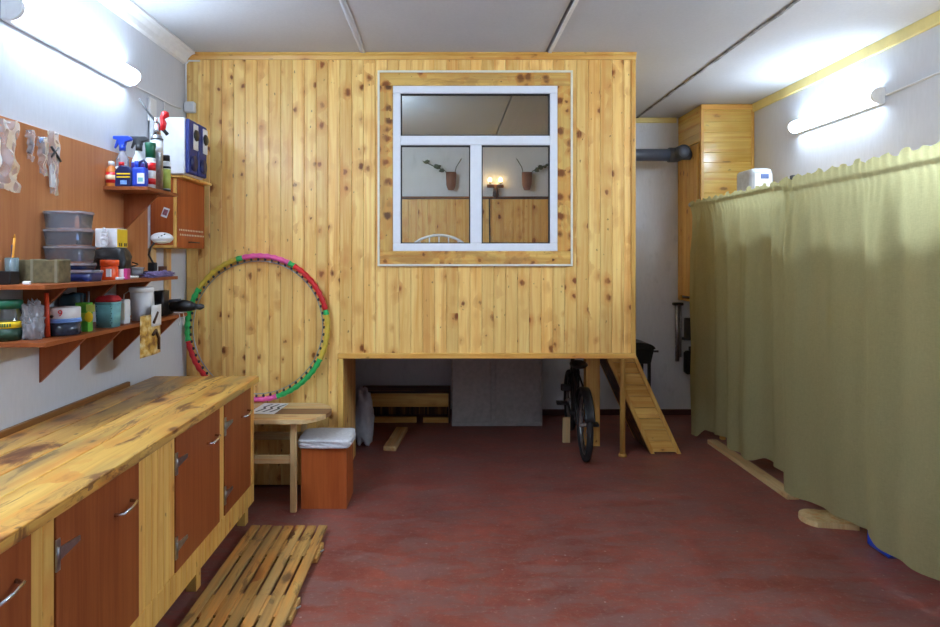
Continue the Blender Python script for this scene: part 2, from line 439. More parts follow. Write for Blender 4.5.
# cornices
prof = [(XL, H), (XL+.075, H), (XL+.075, H-.014), (XL+.055, H-.02), (XL+.03, H-.045), (XL+.018, H-.072), (XL, H-.08)]
m = MB().prism([(p[0], p[1]) for p in prof], 'y', YN, YF-.03); struct(m.build('trim_4', WHITE))
struct(MB().box(XR-.022, XR, YN, 5.21, H-.072, H, .004).build('trim_5', YTRIM))
struct(MB().box(1.26, 2.21, YB-.02, YB, H-.05, H, .004).build('trim_6', YTRIM))
BASER = plain('dark_red_skirting', srgb(84, 44, 40), .6)
struct(MB().box(XL+.2, XR, YB-.015, YB, 0, .055, .003).build('baseboard_back', BASER))
struct(MB().box(XR-.015, XR, YN, YB-.02, 0, .055, .003).build('baseboard_right', BASER))

# ------------------------------------------------------------------ fluorescent lamps
def lamp(name, side, yc, z, label, L=1.0, mat=None):
    x = XL if side < 0 else XR; s = 1 if side < 0 else -1
    t = thing(name, (x, yc, z), label, 'lamp', 'fluorescent wall lamps')
    m = MB().box(min(x, x+s*.03), max(x, x+s*.03), yc-L/2, yc+L/2, z-.05, z+.05, .006); m.build('lamp_base', WHITE, t)
    d = MB()
    pts = []
    for k in range(13):
        a = -PI/2+PI*k/12; pts.append((x+s*(.03+.055*math.cos(a)), z+.045*math.sin(a)))
    d.prism(pts, 'y', yc-L/2+.02, yc+L/2-.02); d.build('diffuser', mat or LAMPG, t)
    for y in (yc-L/2, yc+L/2-.02):
        e = MB(); pts = [(x+s*(.025+.062*math.cos(-PI/2+PI*k/12)), z+.05*math.sin(-PI/2+PI*k/12)) for k in range(13)]
        e.prism(pts, 'y', y, y+.02, bev=.002); e.build('end_cap', WHITE, t)
    return t
lamp('fluorescent_lamp', -1, 2.745, 2.46, 'glowing white tube lamp on the left wall above the brown pinboard', .91)
lamp('fluorescent_lamp', 1, 4.115, 2.493, 'glowing white tube lamp on the right wall above the olive curtain', .91)
FILL_TUBE = emis('fill_diffuser', TUBE_COL, TUBE*3.0)  # for added out-of-view tubes that brighten the room beyond the two visible lamps
lamp('fluorescent_lamp', -1, 1.25, 2.46, 'added fill tube lamp on the left wall, out of view, level with the near end of the workbench', 1.2, FILL_TUBE)
lamp('fluorescent_lamp', 1, 2.0, 2.49, 'added fill tube lamp on the right wall, out of view, nearer the camera than the other one', 1.2, FILL_TUBE)
lamp('fluorescent_lamp', -1, -1.0, 2.46, 'added fill tube lamp on the left wall, out of view, near the wall behind the camera', 1.2)  # also an added tube, behind the camera, as fill light
def cable(name, pts, r, label, mat=WHITE): return tag(MB().tube(pts, r, 6).build(name, mat), label, 'cable')
cable('lamp_cable', [(XL+.006, 3.2, 2.455), (XL+.006, 3.3, 2.44), (XL+.006, 3.5, 2.445), (XL+.006, 3.72, 2.448), (XL+.006, 3.85, 2.46)], .005, 'thin pale cable along the left wall from the tube lamp to the junction box')
cable('lamp_cable', [(XL+.006, 2.2, 2.47), (XL+.006, 2.0, 2.48), (XL+.006, 1.87, 2.47)], .006, 'pale cable running off the near end of the left tube lamp')
cable('lamp_cable', [(XR-.006, 3.65, 2.49), (XR-.006, 3.2, 2.51), (XR-.006, 2.62, 2.5)], .006, 'pale cable on the right wall beside the tube lamp above the curtain')
j = tag(MB().box(XL+.01, XL+.075, YF-.048, YF-.006, 2.445, 2.515, .006).build('junction_box', WHITE), 'small white junction box in the corner at the top left of the pine wall', 'junction box')
cable('corner_cable', [(XL+.018, YF-.03, 2.515), (XL+.016, YF-.03, 2.76), (XL+.03, YF-.02, 2.785), (XL+.1, YF-.012, 2.787)], .005, 'pale cable rising from the junction box up the corner')
tag(MB().box(XL, XL+.02, 3.42, 3.50, 2.28, 2.42, .005).build('cable_trunk', WHITE), 'short white cable trunk on left wall behind the blowtorch', 'cable trunk')
cable('drop_cable', [(XL+.006, 3.62, 2.29), (XL+.006, 3.62, 2.44)], .004, 'thin cable dropping down the left wall towards the loudspeakers')

# ------------------------------------------------------------------ pine cabin
cab = thing('pine_cabin', (-.2, YF, 0), 'raised pine clad cabin reaching the ceiling, with low open space underneath', 'cabin')
XO, XC, ZB = -.70, 1.235, .87   # opening left, cabin right edge, cladding bottom
hx0, hx1, hz0, hz1 = -.345, .742, 1.54, 2.63
m = MB(); x = XL+.004; pw = .0775
while x < XC-.001:
    x1 = min(x+pw, XC); zb = .012 if x1 <= XO+.03 else ZB
    if x1 > hx0 and x < hx1:
        segs = [(zb, hz0), (hz1, H-.003)]
    else: segs = [(zb, H-.003)]
    for a, b in segs: m.box(x+.0004, x1-.0004, YF, YF+.018, a, b, .0035, 'z')
    x = x1
m.build('front_cladding', PINE, cab)
m = MB().box(XL+.004, XC-.002, YF+.02, YF+.05, hz1, H-.003).box(XL+.004, XC-.002, YF+.02, YF+.05, ZB, hz0).box(XL+.004, hx0, YF+.02, YF+.05, hz0, hz1).box(hx1, XC-.002, YF+.02, YF+.05, hz0, hz1).box(XL+.004, XO-.03, YF+.02, YF+.05, .01, ZB)
m.build('front_backing', PINE2, cab)
m = MB(); y = YF
while y < YB-.02:
    y1 = min(y+.09, YB-.004); m.box(XC-.02, XC, y+.02 if y == YF else y, y1, ZB, H-.003, .003, 'z'); y = y1
m.build('side_cladding', PINE, cab)
MB().box(XL+.004, XC-.02, YF+.051, YB-.004, .852, .90, grain='x').build('cabin_floor', PINE2, cab)
MB().prism([(YF-.03, H-.001), (YF-.001, H-.001), (YF-.001, H-.042), (YF-.012, H-.042), (YF-.018, H-.02), (YF-.03, H-.012)], 'x', XL+.004, XC+.012, 'x').build('cornice', PINE2, cab)
MB().box(XC-.018, XC+.012, YF-.012, YF+.03, ZB-.03, H-.043, .003).build('corner_trim', PINE2, cab)
MB().box(XO-.002, XC+.012, YF-.014, YF+.018, ZB-.028, ZB+.008, .003, 'x').build('bottom_rail', PINE2, cab)
MB().box(XO-.003, XO+.035, YF-.014, YF+.03, .0, ZB-.029, .003).build('opening_jamb', PINE2, cab)
m = MB(); y = YF+.032
while y < 4.5: m.box(XO+.005, XO+.02, y, y+.085, .0, ZB-.03, .003); y += .086
m.build('side_return', PINE, cab)
# interior of the cabin
IC = wallpaper('cabin_ceiling', (.52, .55, .60))
m = MB().box(XL+.004, .445, YF+.051, YB-.004, 2.60, 2.62).box(.46, XC-.022, YF+.051, YB-.004, 2.60, 2.62).box(XL+.004, XC-.022, YF+.051, YB-.004, 2.621, 2.64)
m.build('inner_ceiling', IC, cab)
m = MB(); x = XL+.005
while x < XC-.03: m.box(x, min(x+.09, XC-.025), YB-.03, YB-.012, .902, 2.06, .003); x += .09
m.build('wainscot', PINE, cab)
MB().box(XL+.005, XC-.025, YB-.04, YB-.012, 2.062, 2.085, .003, 'x').build('wainscot_cap', DARKW, cab)
for px in (.057, .775):
    t = thing('flower_pot', (px, YB-.08, 2.14), 'brown wall pot with a leafy twig on the cabin back wall, %s pane' % ('left' if px < .4 else 'right'), 'wall pot')
    MB().lathe((px, YB-.062, 2.14), [(.0, 0), (.028, .004), (.045, .05), (.05, .17), (.044, .17), (.04, .03)], 16).build('pot', plain('terracotta', srgb(140, 92, 66), .7), t)
    s = -1 if px < .4 else 1
    tw = MB()
    tw.tube([(px, YB-.06, 2.16), (px+s*.05, YB-.07, 2.32), (px+s*.17, YB-.07, 2.37), (px+s*.27, YB-.06, 2.42)], .004, 6)
    tw.tube([(px, YB-.06, 2.16), (px-s*.05, YB-.07, 2.36), (px-s*.10, YB-.07, 2.44)], .004, 6)
    for k in range(9):
        q = R.uniform(.3, 1); tw.blob((px+s*.27*q, YB-.066, 2.30+.12*q+R.uniform(-.02, .02)), (.022, .006, .012), .3, seg=8)
    tw.build('twig', plain('dull_green_leaf', srgb(84, 92, 70), .7), t)
t = thing('cabin_fill_lamp', (.2, YF+.05, 2.45), 'added fill tube lamp hidden inside the cabin, left of the window', 'lamp')  # added tube, hidden by the front wall, to brighten the interior behind the panes
MB().box(-.4, .8, YF+.051, YF+.075, 2.66, 2.70).build('lamp_base', WHITE, t) if False else MB().box(-1.2, -.45, YF+.051, YF+.08, 2.30, 2.40, .004).build('lamp_base', WHITE, t)
MB().cyl((-1.18, YF+.10, 2.35), (-.47, YF+.10, 2.35), .022, seg=14).build('diffuser', FILL_TUBE, t)
t = thing('wall_lamp', (.46, YB-.012, 2.15), 'small lit warm wall lamp inside the cabin behind the right pane', 'lamp')
MB().box(.40, .56, YB-.03, YB-.012, 2.17, 2.20, .004).lathe((.48, YB-.05, 2.06), [(0, 0), (.03, .03), (.02, .11)], 12).build('lamp_mount', DARKW, t)
for px in (.425, .525):
    b = MB().blob((px, YB-.065, 2.24+R.uniform(-.01, .01)), (.018, .018, .022), 0, seg=12); b.build('bulb', BULBW, t)
    MB().cyl((px, YB-.065, 2.195), (px, YB-.065, 2.222), .012).build('socket', CREAM, t)
cable('pendant_cable', [(.42, YB-.050, 2.06), (.425, YB-.050, 1.6), (.41, YB-.050, .91)], .006, 'dark cord hanging down the cabin wainscot behind the right pane', BLACK)
t = MB().tube([(-.05+.27*math.cos(a), 5.0, 1.49+.20*math.sin(a)) for a in [PI*k/24 for k in range(25)]], .011, 8)
for sx in (-.32, .22): t.cyl((sx, 5.0, .902), (sx, 5.0, 1.49), .011)
for k in range(5): t.cyl((-.21+.08*k, 5.0, .95), (-.21+.08*k, 5.0, 1.49+.2*math.sqrt(max(.0, 1-((-.16+.08*k)/.27)**2))), .006)
t.box(-.33, .23, 4.985, 5.015, .902, .96, .004)
tag(t.build('arched_rail', PVC), 'white arched rail standing inside the cabin behind the left pane', 'rail')

# window
W = thing('window_1', ((hx0+hx1)/2, YF, hz0), 'white three pane plastic window with scorched pine casing in the pine cabin', 'window'); W['kind'] = 'structure'
del W['label'], W['category']
def rect_frame(x0, x1, z0, z1, w, y0, y1, bev, mb=None, grain=True):
    mb = mb or MB()
    mb.box(x0, x1, y0, y1, z1-w, z1, bev, 'x'); mb.box(x0, x1, y0, y1, z0, z0+w, bev, 'x')
    mb.box(x0, x0+w, y0, y1, z0+w, z1-w, bev, 'z'); mb.box(x1-w, x1, y0, y1, z0+w, z1-w, bev, 'z'); return mb
rect_frame(-.428, .822, 1.458, 2.712, .087, YF-.016, YF-.001, .003).build('window_casing', CASE, W)
rect_frame(-.440, .834, 1.446, 2.724, .014, YF-.020, YF-.001, .002).build('outer_moulding', CREAM, W)
m = rect_frame(-.342, .739, 1.543, 2.628, .052, YF-.012, YF+.05, .005)
m.box(-.290, .687, YF-.010, YF+.05, 2.238, 2.300, .005, 'x')
m.box(.165, .240, YF-.010, YF+.05, 1.595, 2.238, .005)
m.build('window_frame', PVC, W)
GASK = RUBBER
for (a, b, c, d) in ((-.290, .687, 2.300, 2.576), (-.290, .165, 1.595, 2.238), (.240, .687, 1.595, 2.238)):
    rect_frame(a, b, c, d, .007, YF+.002, YF+.03, 0).build('gasket', GASK, W)
    MB().box(a+.006, b-.006, YF+.012, YF+.018, c+.006, d-.006).build('pane', PANE, W)

# ------------------------------------------------------------------ staircase to the cabin
st = thing('staircase', (1.52, 4.6, 0), 'steep pine staircase with plank clad side, leaning against the cabin', 'staircase')
SL = .458; XB0, XB1, XM = 1.577, 1.808, 1.252
def clipx(poly, xm):
    out = []
    for i in range(len(poly)):
        a, b = poly[i], poly[(i+1) % len(poly)]
        if a[0] >= xm: out.append(a)
        if (a[0] >= xm) != (b[0] >= xm):
            t = (xm-a[0])/(b[0]-a[0]); out.append((xm, a[1]+t*(b[1]-a[1])))
    return out
def para(l0, l1, z0, z1): # region between offsets l0..l1 from the left slope line
    return clipx([(XB0+l0-SL*z0, z0), (XB0+l1-SL*z0, z0), (XB0+l1-SL*z1, z1), (XB0+l0-SL*z1, z1)], XM)
wd = XB1-XB0
for yy, nm in ((4.60, 'stringer'), (4.99, 'stringer')):
    m = MB()
    m.prism(para(0, .03, 0, 1.3), 'y', yy-.008, yy+.03, 'z'); m.prism(para(wd-.03, wd, 0, 1.3), 'y', yy-.008, yy+.03, 'z')
    z = 0.012
    while z < 1.22:
        p = para(.03, wd-.03, z, min(z+.083, 1.24)); z += .086
        if len(p) > 2: m.prism(p, 'y', yy, yy+.02, 'x', bev=.003)
    m.build(nm, PINE2, st)
for k in range(1, 6):
    z = .2*k-.02; xl = XB0-SL*z
    MB().box(max(XM, xl+.02), xl+wd-.02, 4.632, 4.98, z, z+.022, .002, 'y').build('tread', PINE2, st)
m = MB().prism(para(.0, .012, .0, 1.0), 'y', 4.632, 4.98, 'z'); m.build('soffit', DARKW, st)
# posts under the cabin
tag(MB().box(1.122, 1.235, 4.78, 4.80, 0, .851, .003).box(1.122, 1.145, 4.80, 4.86, 0, .851, .002).box(1.212, 1.235, 4.80, 4.86, 0, .851, .002).build('support_post', PINE2), 'flat pine support post under the cabin behind the bicycle wheel', 'post')
t = thing('round_pole', (1.345, 4.545, 0), 'thin round pine pole standing in front of the staircase side', 'pole')
MB().cyl((1.345, 4.545, .012), (1.345, 4.545, .93), .021, .019, 14).build('pole', PINE2, t)
MB().cyl((1.345, 4.545, 0), (1.345, 4.545, .018), .032, .028, 16).build('foot', PINE2, t)
MB().box(1.237, 1.365, 4.528, 4.562, .88, .94, .002, 'x').build('bracket', PINE2, t)

# things under the cabin
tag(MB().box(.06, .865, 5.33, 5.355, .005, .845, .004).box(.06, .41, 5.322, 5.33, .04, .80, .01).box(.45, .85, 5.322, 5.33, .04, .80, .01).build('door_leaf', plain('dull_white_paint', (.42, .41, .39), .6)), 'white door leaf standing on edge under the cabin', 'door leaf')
t = thing('low_bench', (-.36, 5.55, 0), 'low dark wooden bench frame with pine front board under the cabin', 'bench')
MB().box(-.755, .03, 5.44, 5.46, .150, .272, .003, 'x').build('front_board', PINE2, t)
MB().box(-.775, .05, 5.43, 5.70, .273, .290, .003, 'x').build('seat_board', DARKW, t)
for a in (-.775, .032): MB().box(a, a+.018, 5.44, 5.70, 0, .272, .002).build('side_board', DARKW, t)
MB().box(-.756, .031, 5.68, 5.70, .02, .272, .002).build('back_board', DARKW, t)
MB().box(-.74, -.26, 5.46, 5.50, .0, .05, .004, 'x').box(-.20, .03, 5.46, 5.50, 0, .045, .004, 'x').build('bottom_rail', PINE2, t)
M = Matrix.Translation((-.43, 4.66, .0)) @ Matrix.Rotation(math.radians(-6), 4, 'Z')
tag(MB().box(-.05, .05, 0, .55, .0, .035, .004, 'y', M=M).build('loose_plank', RAW), 'short pale plank lying on the floor in front of the low bench', 'plank')
s = MB().blob((-.655, 4.85, .21), (.07, .10, .21), .22, 7, 24, sq=3)
for v in s.bm.verts: v.co.z = max(v.co.z, 0.0)
tag(s.build('sack', SACKM), 'white sack leaning by the pine jamb under the cabin', 'sack')
M = Matrix.Translation((.985, 4.88, 0)) @ Matrix.Rotation(math.radians(4), 4, 'X')
tag(MB().box(-.03, .03, -.01, .01, .0, .21, .003, M=M).build('timber_offcut', RAW), 'pale timber offcut upright on the floor left of the bicycle wheel', 'timber')

# bicycle seen end-on
bk = thing('bicycle', (1.035, 4.85, 0), 'dark bicycle parked end on under the cabin beside the pine post', 'bicycle')
BX = 1.035
def ring(c, r, rt, seg=40, s2=8, sy=1):
    m = MB(); return m.tube([(c[0], c[1]+r*math.cos(2*PI*k/seg), c[2]+r*math.sin(2*PI*k/seg)) for k in range(seg+1)], rt, s2, False, sy=sy)
for yc in (4.45, 5.24):
    wl = ring((BX, yc, .262), .238, .024, 40, 10).build('wheel', RUBBER, bk)
    ring((BX, yc, .262), .212, .009, 40, 6).build('rim', STEEL, wl)
    sp = MB()
    for k in range(14): 
        a = 2*PI*k/14; sp.cyl((BX+(.02 if k % 2 else -.02), yc, .262), (BX, yc+.21*math.cos(a), .262+.21*math.sin(a)), .0016, seg=4)
    sp.cyl((BX-.04, yc, .262), (BX+.04, yc, .262), .016, seg=12); sp.build('spokes', STEEL, wl)
f = MB()
CR = (BX, 4.83, .25)
f.cyl((BX, 4.83, .25), (BX, 4.78, .60), .016).cyl((BX, 4.83, .25), (BX, 5.10, .56), .018).cyl((BX, 4.79, .52), (BX, 5.10, .62), .015)
for s in (-1, 1):
    f.tube([(BX+s*.012, 4.83, .25), (BX+s*.045, 4.6, .255), (BX+s*.05, 4.45, .262)], .009).tube([(BX+s*.012, 4.785, .56), (BX+s*.045, 4.6, .42), (BX+s*.05, 4.45, .262)], .008)
f.cyl((BX, 5.08, .53), (BX, 5.06, .70), .018); f.build('frame', BLACK, bk)
fk = MB()
for s in (-1, 1): fk.tube([(BX+s*.045, 5.24, .262), (BX+s*.045, 5.12, .50), (BX, 5.09, .55)], .011)
fk.build('fork', BLACK, bk)
MB().tube([(BX-.20, 5.0, .80), (BX-.15, 5.03, .79), (BX-.04, 5.06, .71), (BX+.04, 5.06, .71), (BX+.13, 5.03, .79), (BX+.16, 5.0, .80)], .012).build('handlebar', BLACK, bk)
for s, e in ((-1, -.20), (1, .16)): MB().cyl((BX+e, 5.0, .80), (BX+e, 4.9, .79), .017).build('grip', RUBBER, bk)
MB().blob((BX, 4.74, .66), (.07, .12, .03), .05, seg=16).cyl((BX, 4.775, .58), (BX, 4.765, .65), .012).build('saddle', BLACK, bk)
c = MB(); c.cyl((BX+.03, 4.83, .25), (BX+.036, 4.83, .25), .075, seg=28); c.build('chainring', DARKG, bk)
MB().tube([(BX+.05, 4.83, .25), (BX+.055, 4.72, .20)], .009).tube([(BX-.05, 4.83, .25), (BX-.055, 4.94, .30)], .009).cyl((BX-.05, 4.83, .25), (BX+.05, 4.83, .25), .012).build('crank', DARKG, bk)
for q in ((BX+.06, 4.715, .195, 1), (BX-.06, 4.945, .305, -1)):
    s = q[3]; MB().box(min(q[0], q[0]+s*.09), max(q[0], q[0]+s*.09), q[1]-.035, q[1]+.035, q[2]-.012, q[2]+.012, .004).build('pedal', BLACK, bk)
mg = MB().grid(lambda u, v: (BX-.035+.07*v, 4.45+.272*math.cos(PI*.15+PI*.75*u), .262+.272*math.sin(PI*.15+PI*.75*u)+.008*math.sin(v*PI)), 20, 6, .002); mg.build('mudguard', BLACK, bk)
MB().box(BX-.11, BX-.03, 4.95, 4.99, .40, .455, .006).build('lamp_box', BLACK, bk)

bk.rotation_euler.z = math.radians(-4); bk.location.x += .028
# black barbecue behind the stairs and tools on the back wall
t = thing('barbecue', (1.80, 5.45, 0), 'black lidded barbecue on legs at the back wall behind the staircase', 'barbecue')
MB().prism([(1.70+.14*math.cos(PI*k/12)+.03, .60+.06*math.sin(PI*k/12)+.09) for k in range(13)], 'y', 5.32, 5.58, bev=.004).build('lid', BLACK, t)
MB().prism([(1.60, .69), (1.86, .69), (1.83, .56), (1.63, .56)], 'y', 5.33, 5.57, bev=.004).build('bowl', BLACK, t)
for lx, ly in ((1.64, 5.35), (1.82, 5.35), (1.64, 5.55), (1.82, 5.55)): MB().box(lx-.012, lx+.012, ly-.012, ly+.012, 0, .57).build('leg', BLACK, t)
MB().cyl((1.86, 5.40, .66), (1.92, 5.40, .66), .01).build('handle', DARKG, t)
t = thing('hanging_pump', (2.22, YB-.06, .52), 'long steel tube tool hanging on back wall under the pine cupboard', 'tool')
MB().cyl((2.205, YB-.04, .52), (2.205, YB-.04, 1.05), .020).build('tube', STEEL, t)
MB().cyl((2.24, YB-.035, .56), (2.24, YB-.035, 1.05), .009).build('rod', STEEL, t)
MB().box(2.17, 2.26, YB-.06, YB-.005, 1.05, 1.075, .004).build('hook', BLACK, t)
tag(MB().box(2.27, 2.40, YB-.09, YB-.01, .40, .62, .02).cyl((2.33, YB-.05, .62), (2.33, YB-.05, .66), .02).build('black_canister', BLACK), 'small black canister hung on back wall beside the curtain edge', 'canister')
tag(MB().box(2.28, 2.36, YB-.06, YB-.01, .74, .93, .006).box(2.26, 2.38, YB-.07, YB-.01, .72, .745, .003).build('tool_holder', DARKG), 'dark tool holder on back wall right of the hanging steel tube', 'tool holder')

# pine cupboard
cb = thing('wall_cupboard', (2.45, 5.48, 1.1), 'varnished pine wall cupboard up to the ceiling in the back right corner', 'cupboard')
m = MB(); z = 1.10
while z < H-.06: z1 = min(z+.088, H-.05); m.box(2.247, XR-.022, 5.22, 5.236, z, z1, .003, 'x'); z = z1
m.build('front_panel', PINE_V, cb)
MB().box(2.225, 2.250, 5.212, 5.24, 1.10, H-.003, .002).box(XR-.025, XR-.003, 5.212, 5.238, 1.1, H-.05).box(2.225, XR-.003, 5.208, 5.24, H-.05, H-.003, .004, 'x').build('edge_trim', PINE2, cb)
m = MB(); z = 2.52
while z < H-.01: z1 = min(z+.08, H-.003); m.box(2.229, 2.245, 5.24, YB-.003, z, z1, .003, 'y'); z = z1
m.build('side_top_panel', PINE_V, cb)
m = MB().box(2.227, 2.247, YB-.06, YB-.003, 1.10, 2.515, .002).box(2.230, 2.245, 5.241, 5.26, 1.10, 2.515)
m.build('side_frame', PINE2, cb)
m = MB(); y = 5.265
while y < YB-.08: y1 = min(y+.083, YB-.066); m.box(2.215, 2.231, y, y1, 1.15, 2.50, .003, 'z'); y = y1
m.build('door', PINE2, cb)
MB().box(2.247, XR-.003, 5.24, YB-.003, 1.10, 1.12).box(2.247, XR-.003, 5.24, YB-.003, 2.5, 2.52).build('inner_boards', PINE2, cb)
# flue pipe
t = thing('flue_pipe', (1.85, 5.42, 2.38), 'grey round pipe with collar running from the cabin to the corner cupboard', 'pipe')
MB().cyl((XC+.003, 5.42, 2.43), (2.04, 5.42, 2.43), .055, seg=28).build('pipe', GREYP, t)
MB().cyl((2.02, 5.42, 2.43), (2.10, 5.42, 2.43), .066, seg=28).cyl((2.10, 5.42, 2.43), (2.14, 5.42, 2.43), .064, .045, seg=28).build('collar', GREYP, t)
MB().cyl((2.105, 5.45, 2.44), (2.115, 5.31, 2.44), .062, .066, seg=28).build('cap', DARKG, t)
MB().cyl((2.115, 5.315, 2.44), (2.115, 5.30, 2.44), .050, .046, seg=24).build('cap_face', GREYP, t)
MB().cyl((2.12, 5.42, 2.43), (2.214, 5.42, 2.43), .045, seg=20).build('outlet', GREYP, t)

# ------------------------------------------------------------------ rack, curtains
rk = thing('storage_rack', (2.47, 3.7, 0), 'wooden storage rack along the right wall hidden behind the olive curtains', 'rack')
MB().box(2.27, 2.66, 2.0, 5.0, 1.88, 1.90, grain='y').build('shelf_board', PINE2, rk)
MB().box(2.30, 2.66, 2.0, 5.0, 1.0, 1.02, grain='y').build('shelf_board', PINE2, rk)
for yy in (2.02, 3.45, 4.95):
    for xx in (2.28, 2.62): MB().box(xx, xx+.035, yy, yy+.035, 0, 1.88).build('upright', PINE2, rk)
t = thing('appliance_box', (2.37, 4.57, 1.9), 'white box with blue print on top of rack behind the curtain', 'box')
MB().box(2.275, 2.44, 4.46, 4.70, 1.901, 2.17, .03, seg=3).build('body', plain('greyish_plastic', (.52, .54, .57), .4), t)
MB().box(2.345, 2.405, 4.452, 4.460, 2.09, 2.125, .003).build('blue_print', plain('faded_blue', srgb(96, 116, 170), .5), t)
MB().box(2.30, 2.43, 4.455, 4.460, 1.95, 2.13).build('front_label', LABELW, t)

rod = thing('curtain_rod', (2.08, 3.7, 1.95), 'thin curtain rod running above the olive curtains on the right', 'curtain rod')
MB().cyl((2.08, 2.1, 1.95), (2.08, 5.06, 1.95), .011, seg=12).build('rod', STEEL, rod)
MB().cyl((2.08, 5.06, 1.95), (2.08, 5.085, 1.95), .022, .018).build('finial', STEEL, rod)
MB().box(2.085, 2.27, 3.54, 3.56, 1.965, 1.98).box(2.05, 2.085, 3.54, 3.57, 1.945, 1.99, .003).build('bracket', DARKG, rod)
MB().box(2.085, 2.27, 5.045, 5.06, 1.94, 1.955).build('bracket', DARKG, rod)
def curtain(name, y0, y1, bot, seed, label, amp=.040, xo=0):
    n = int((y1-y0)*110); rn = random.Random(seed)
    ph = [rn.uniform(0, 6) for _ in range(6)]
    def fold(y, h):   # h 0 at top .. 1 bottom
        g = amp*(.6*math.sin(y*21+ph[0]+1.2*math.sin(y*5+ph[1]))+.22*math.sin(y*47+ph[2]+math.sin(y*9))*(1-.6*h)+.6*math.sin(y*9+ph[3]+h*.8))
        small = .005*math.sin(y*120+ph[4]+2*math.sin(y*13))
        return g*max(0, min(1, (h-.03)*5))+small*max(0, 1-h*7)+.012*noise.noise(Vector((y*3, h*4, seed)))*h
    def fn(u, v):
        y = y0+(y1-y0)*u; zb = bot(y)
        ztop = 1.972+.010*math.sin(y*62+ph[5])+.006*math.sin(y*39)
        z = ztop+(zb-ztop)*v
        pinch = 0
        x = 2.08+xo+fold(y, v)
        d = abs(z-1.95)
        x += -.020*max(0, 1-max(0, d-.02)*14)
        return (x, y+.01*math.sin(z*9+y*7)*v, z)
    m = MB().grid(fn, n, 48)
    return tag(m.build(name, CURT), label, 'curtain', 'olive curtains along the right side')
def lerp(tab):
    def f(y):
        for (a, za), (b, zb) in zip(tab, tab[1:]):
            if y <= b: 
                t = max(0, min(1, (y-a)/(b-a))); t = t*t*(3-2*t); return za+(zb-za)*t
        return tab[-1][1]
    return f
curtain('curtain', 3.56, 5.04, lerp([(3.56, .198), (3.96, .18), (4.08, .13), (4.3, .124), (4.5, .15), (4.8, .124), (4.88, .05), (5.04, .035)]), 3, 'olive linen curtain on the far half of the rod, next to corner cupboard')
curtain('curtain', 2.15, 3.60, lerp([(2.15, .15), (2.48, .157), (2.7, .143), (2.89, .18), (3.0, .165), (3.25, .144), (3.49, .123), (3.6, .12)]), 8, 'olive linen curtain on the near half of the rod, at the right edge', .032, -.04)
tag(MB().box(2.12, 2.20, 3.72, 4.85, .0, .035, .004, 'y').build('floor_beam', RAW), 'long pale timber beam on the floor showing under the far curtain', 'beam')
bd = MB().prism([(2.13+.10*math.cos(a), 3.42+.10*math.sin(a)) for a in [PI*k/10+PI/2-.6 for k in range(11)]]+[(2.28, 3.30), (2.28, 3.5)], 'z', 0, .03)
tag(bd.build('rounded_board', RAW), 'pale board with rounded end on the floor under the near curtain', 'board')
t = MB().box(2.20, 2.42, 2.98, 3.14, .0, .12, .015)
tag(t.build('blue_container', BLUE), 'blue container on the floor peeking from under the near curtain', 'container')

# ------------------------------------------------------------------ counter with cupboards
ct = thing('workbench', (-1.4, 2.4, 0), 'long low workbench with scorched pine top and brown laminate doors on the left', 'workbench')
XF = -1.095; Y0, Y1, ZT = .9, 3.456, .82
m = MB()
xs = [-1.676, -1.53, -1.39, -1.26, -1.07]
for a, b in zip(xs, xs[1:]): m.box(a+.002, b-.002, Y0, Y1, ZT-.03, ZT, .002, 'y')
m.build('worktop', BURNT, ct)
m = MB()   # rough live edge with missing bark
def edge(u, v):
    y = Y0+(Y1-Y0)*u; a = -PI/2+PI*v
    n_ = noise.noise(Vector((y*6, v*2, 3)))+.6*noise.noise(Vector((y*19, v*3, 1)))
    return (-1.075+.004*math.cos(a)*(1+.8*n_), y, ZT-.0185+.0175*math.sin(a)-.002*abs(n_))
m.grid(edge, 180, 6, grain='y'); m.build('live_edge', BURNT, ct)
MB().box(-1.698, -1.677, Y0, 3.2, ZT-.03, ZT+.022, .003, 'y').build('back_strip', DARKW if False else wood('strip_brown', srgb(150, 104, 58), srgb(120, 80, 42), knots=.3), ct)
m = MB()
def vplanks(m, ya, yb, za, zb, x=XF, p=.05):
    n = max(1, round((yb-ya)/p)); q = (yb-ya)/n
    for k in range(n): m.box(x-.018, x, ya+k*q, ya+(k+1)*q, za, zb, .0025, 'z')
DZ0, DZ1 = .222, ZT-.036
doors = [(1.14, 1.583), (1.685, 2.14), (2.433, 2.907), (2.973, 3.369)]
prev = Y0
for a, b in doors: vplanks(m, prev, a-.003, DZ0-.002, DZ1+.003); prev = b+.003
vplanks(m, prev, 3.44, DZ0-.002, DZ1+.003, p=.035)
vplanks(m, Y0, 3.44, .106, DZ0-.004)
m.build('front_planks', PINE2, ct)
m = MB()
for k in range(8): m.box(-1.69+.072*k, -1.69+.072*(k+1), 3.422, 3.44, .106, ZT-.032, .002)
m.build('end_planks', PINE2, ct)
MB().box(-1.69, XF-.03, Y0, 3.42, .11, .13).build('bottom_board', PINE2, ct)
MB().box(-1.69, XF-.02, Y0, Y0+.018, .106, ZT-.032).build('near_end_board', PINE2, ct)
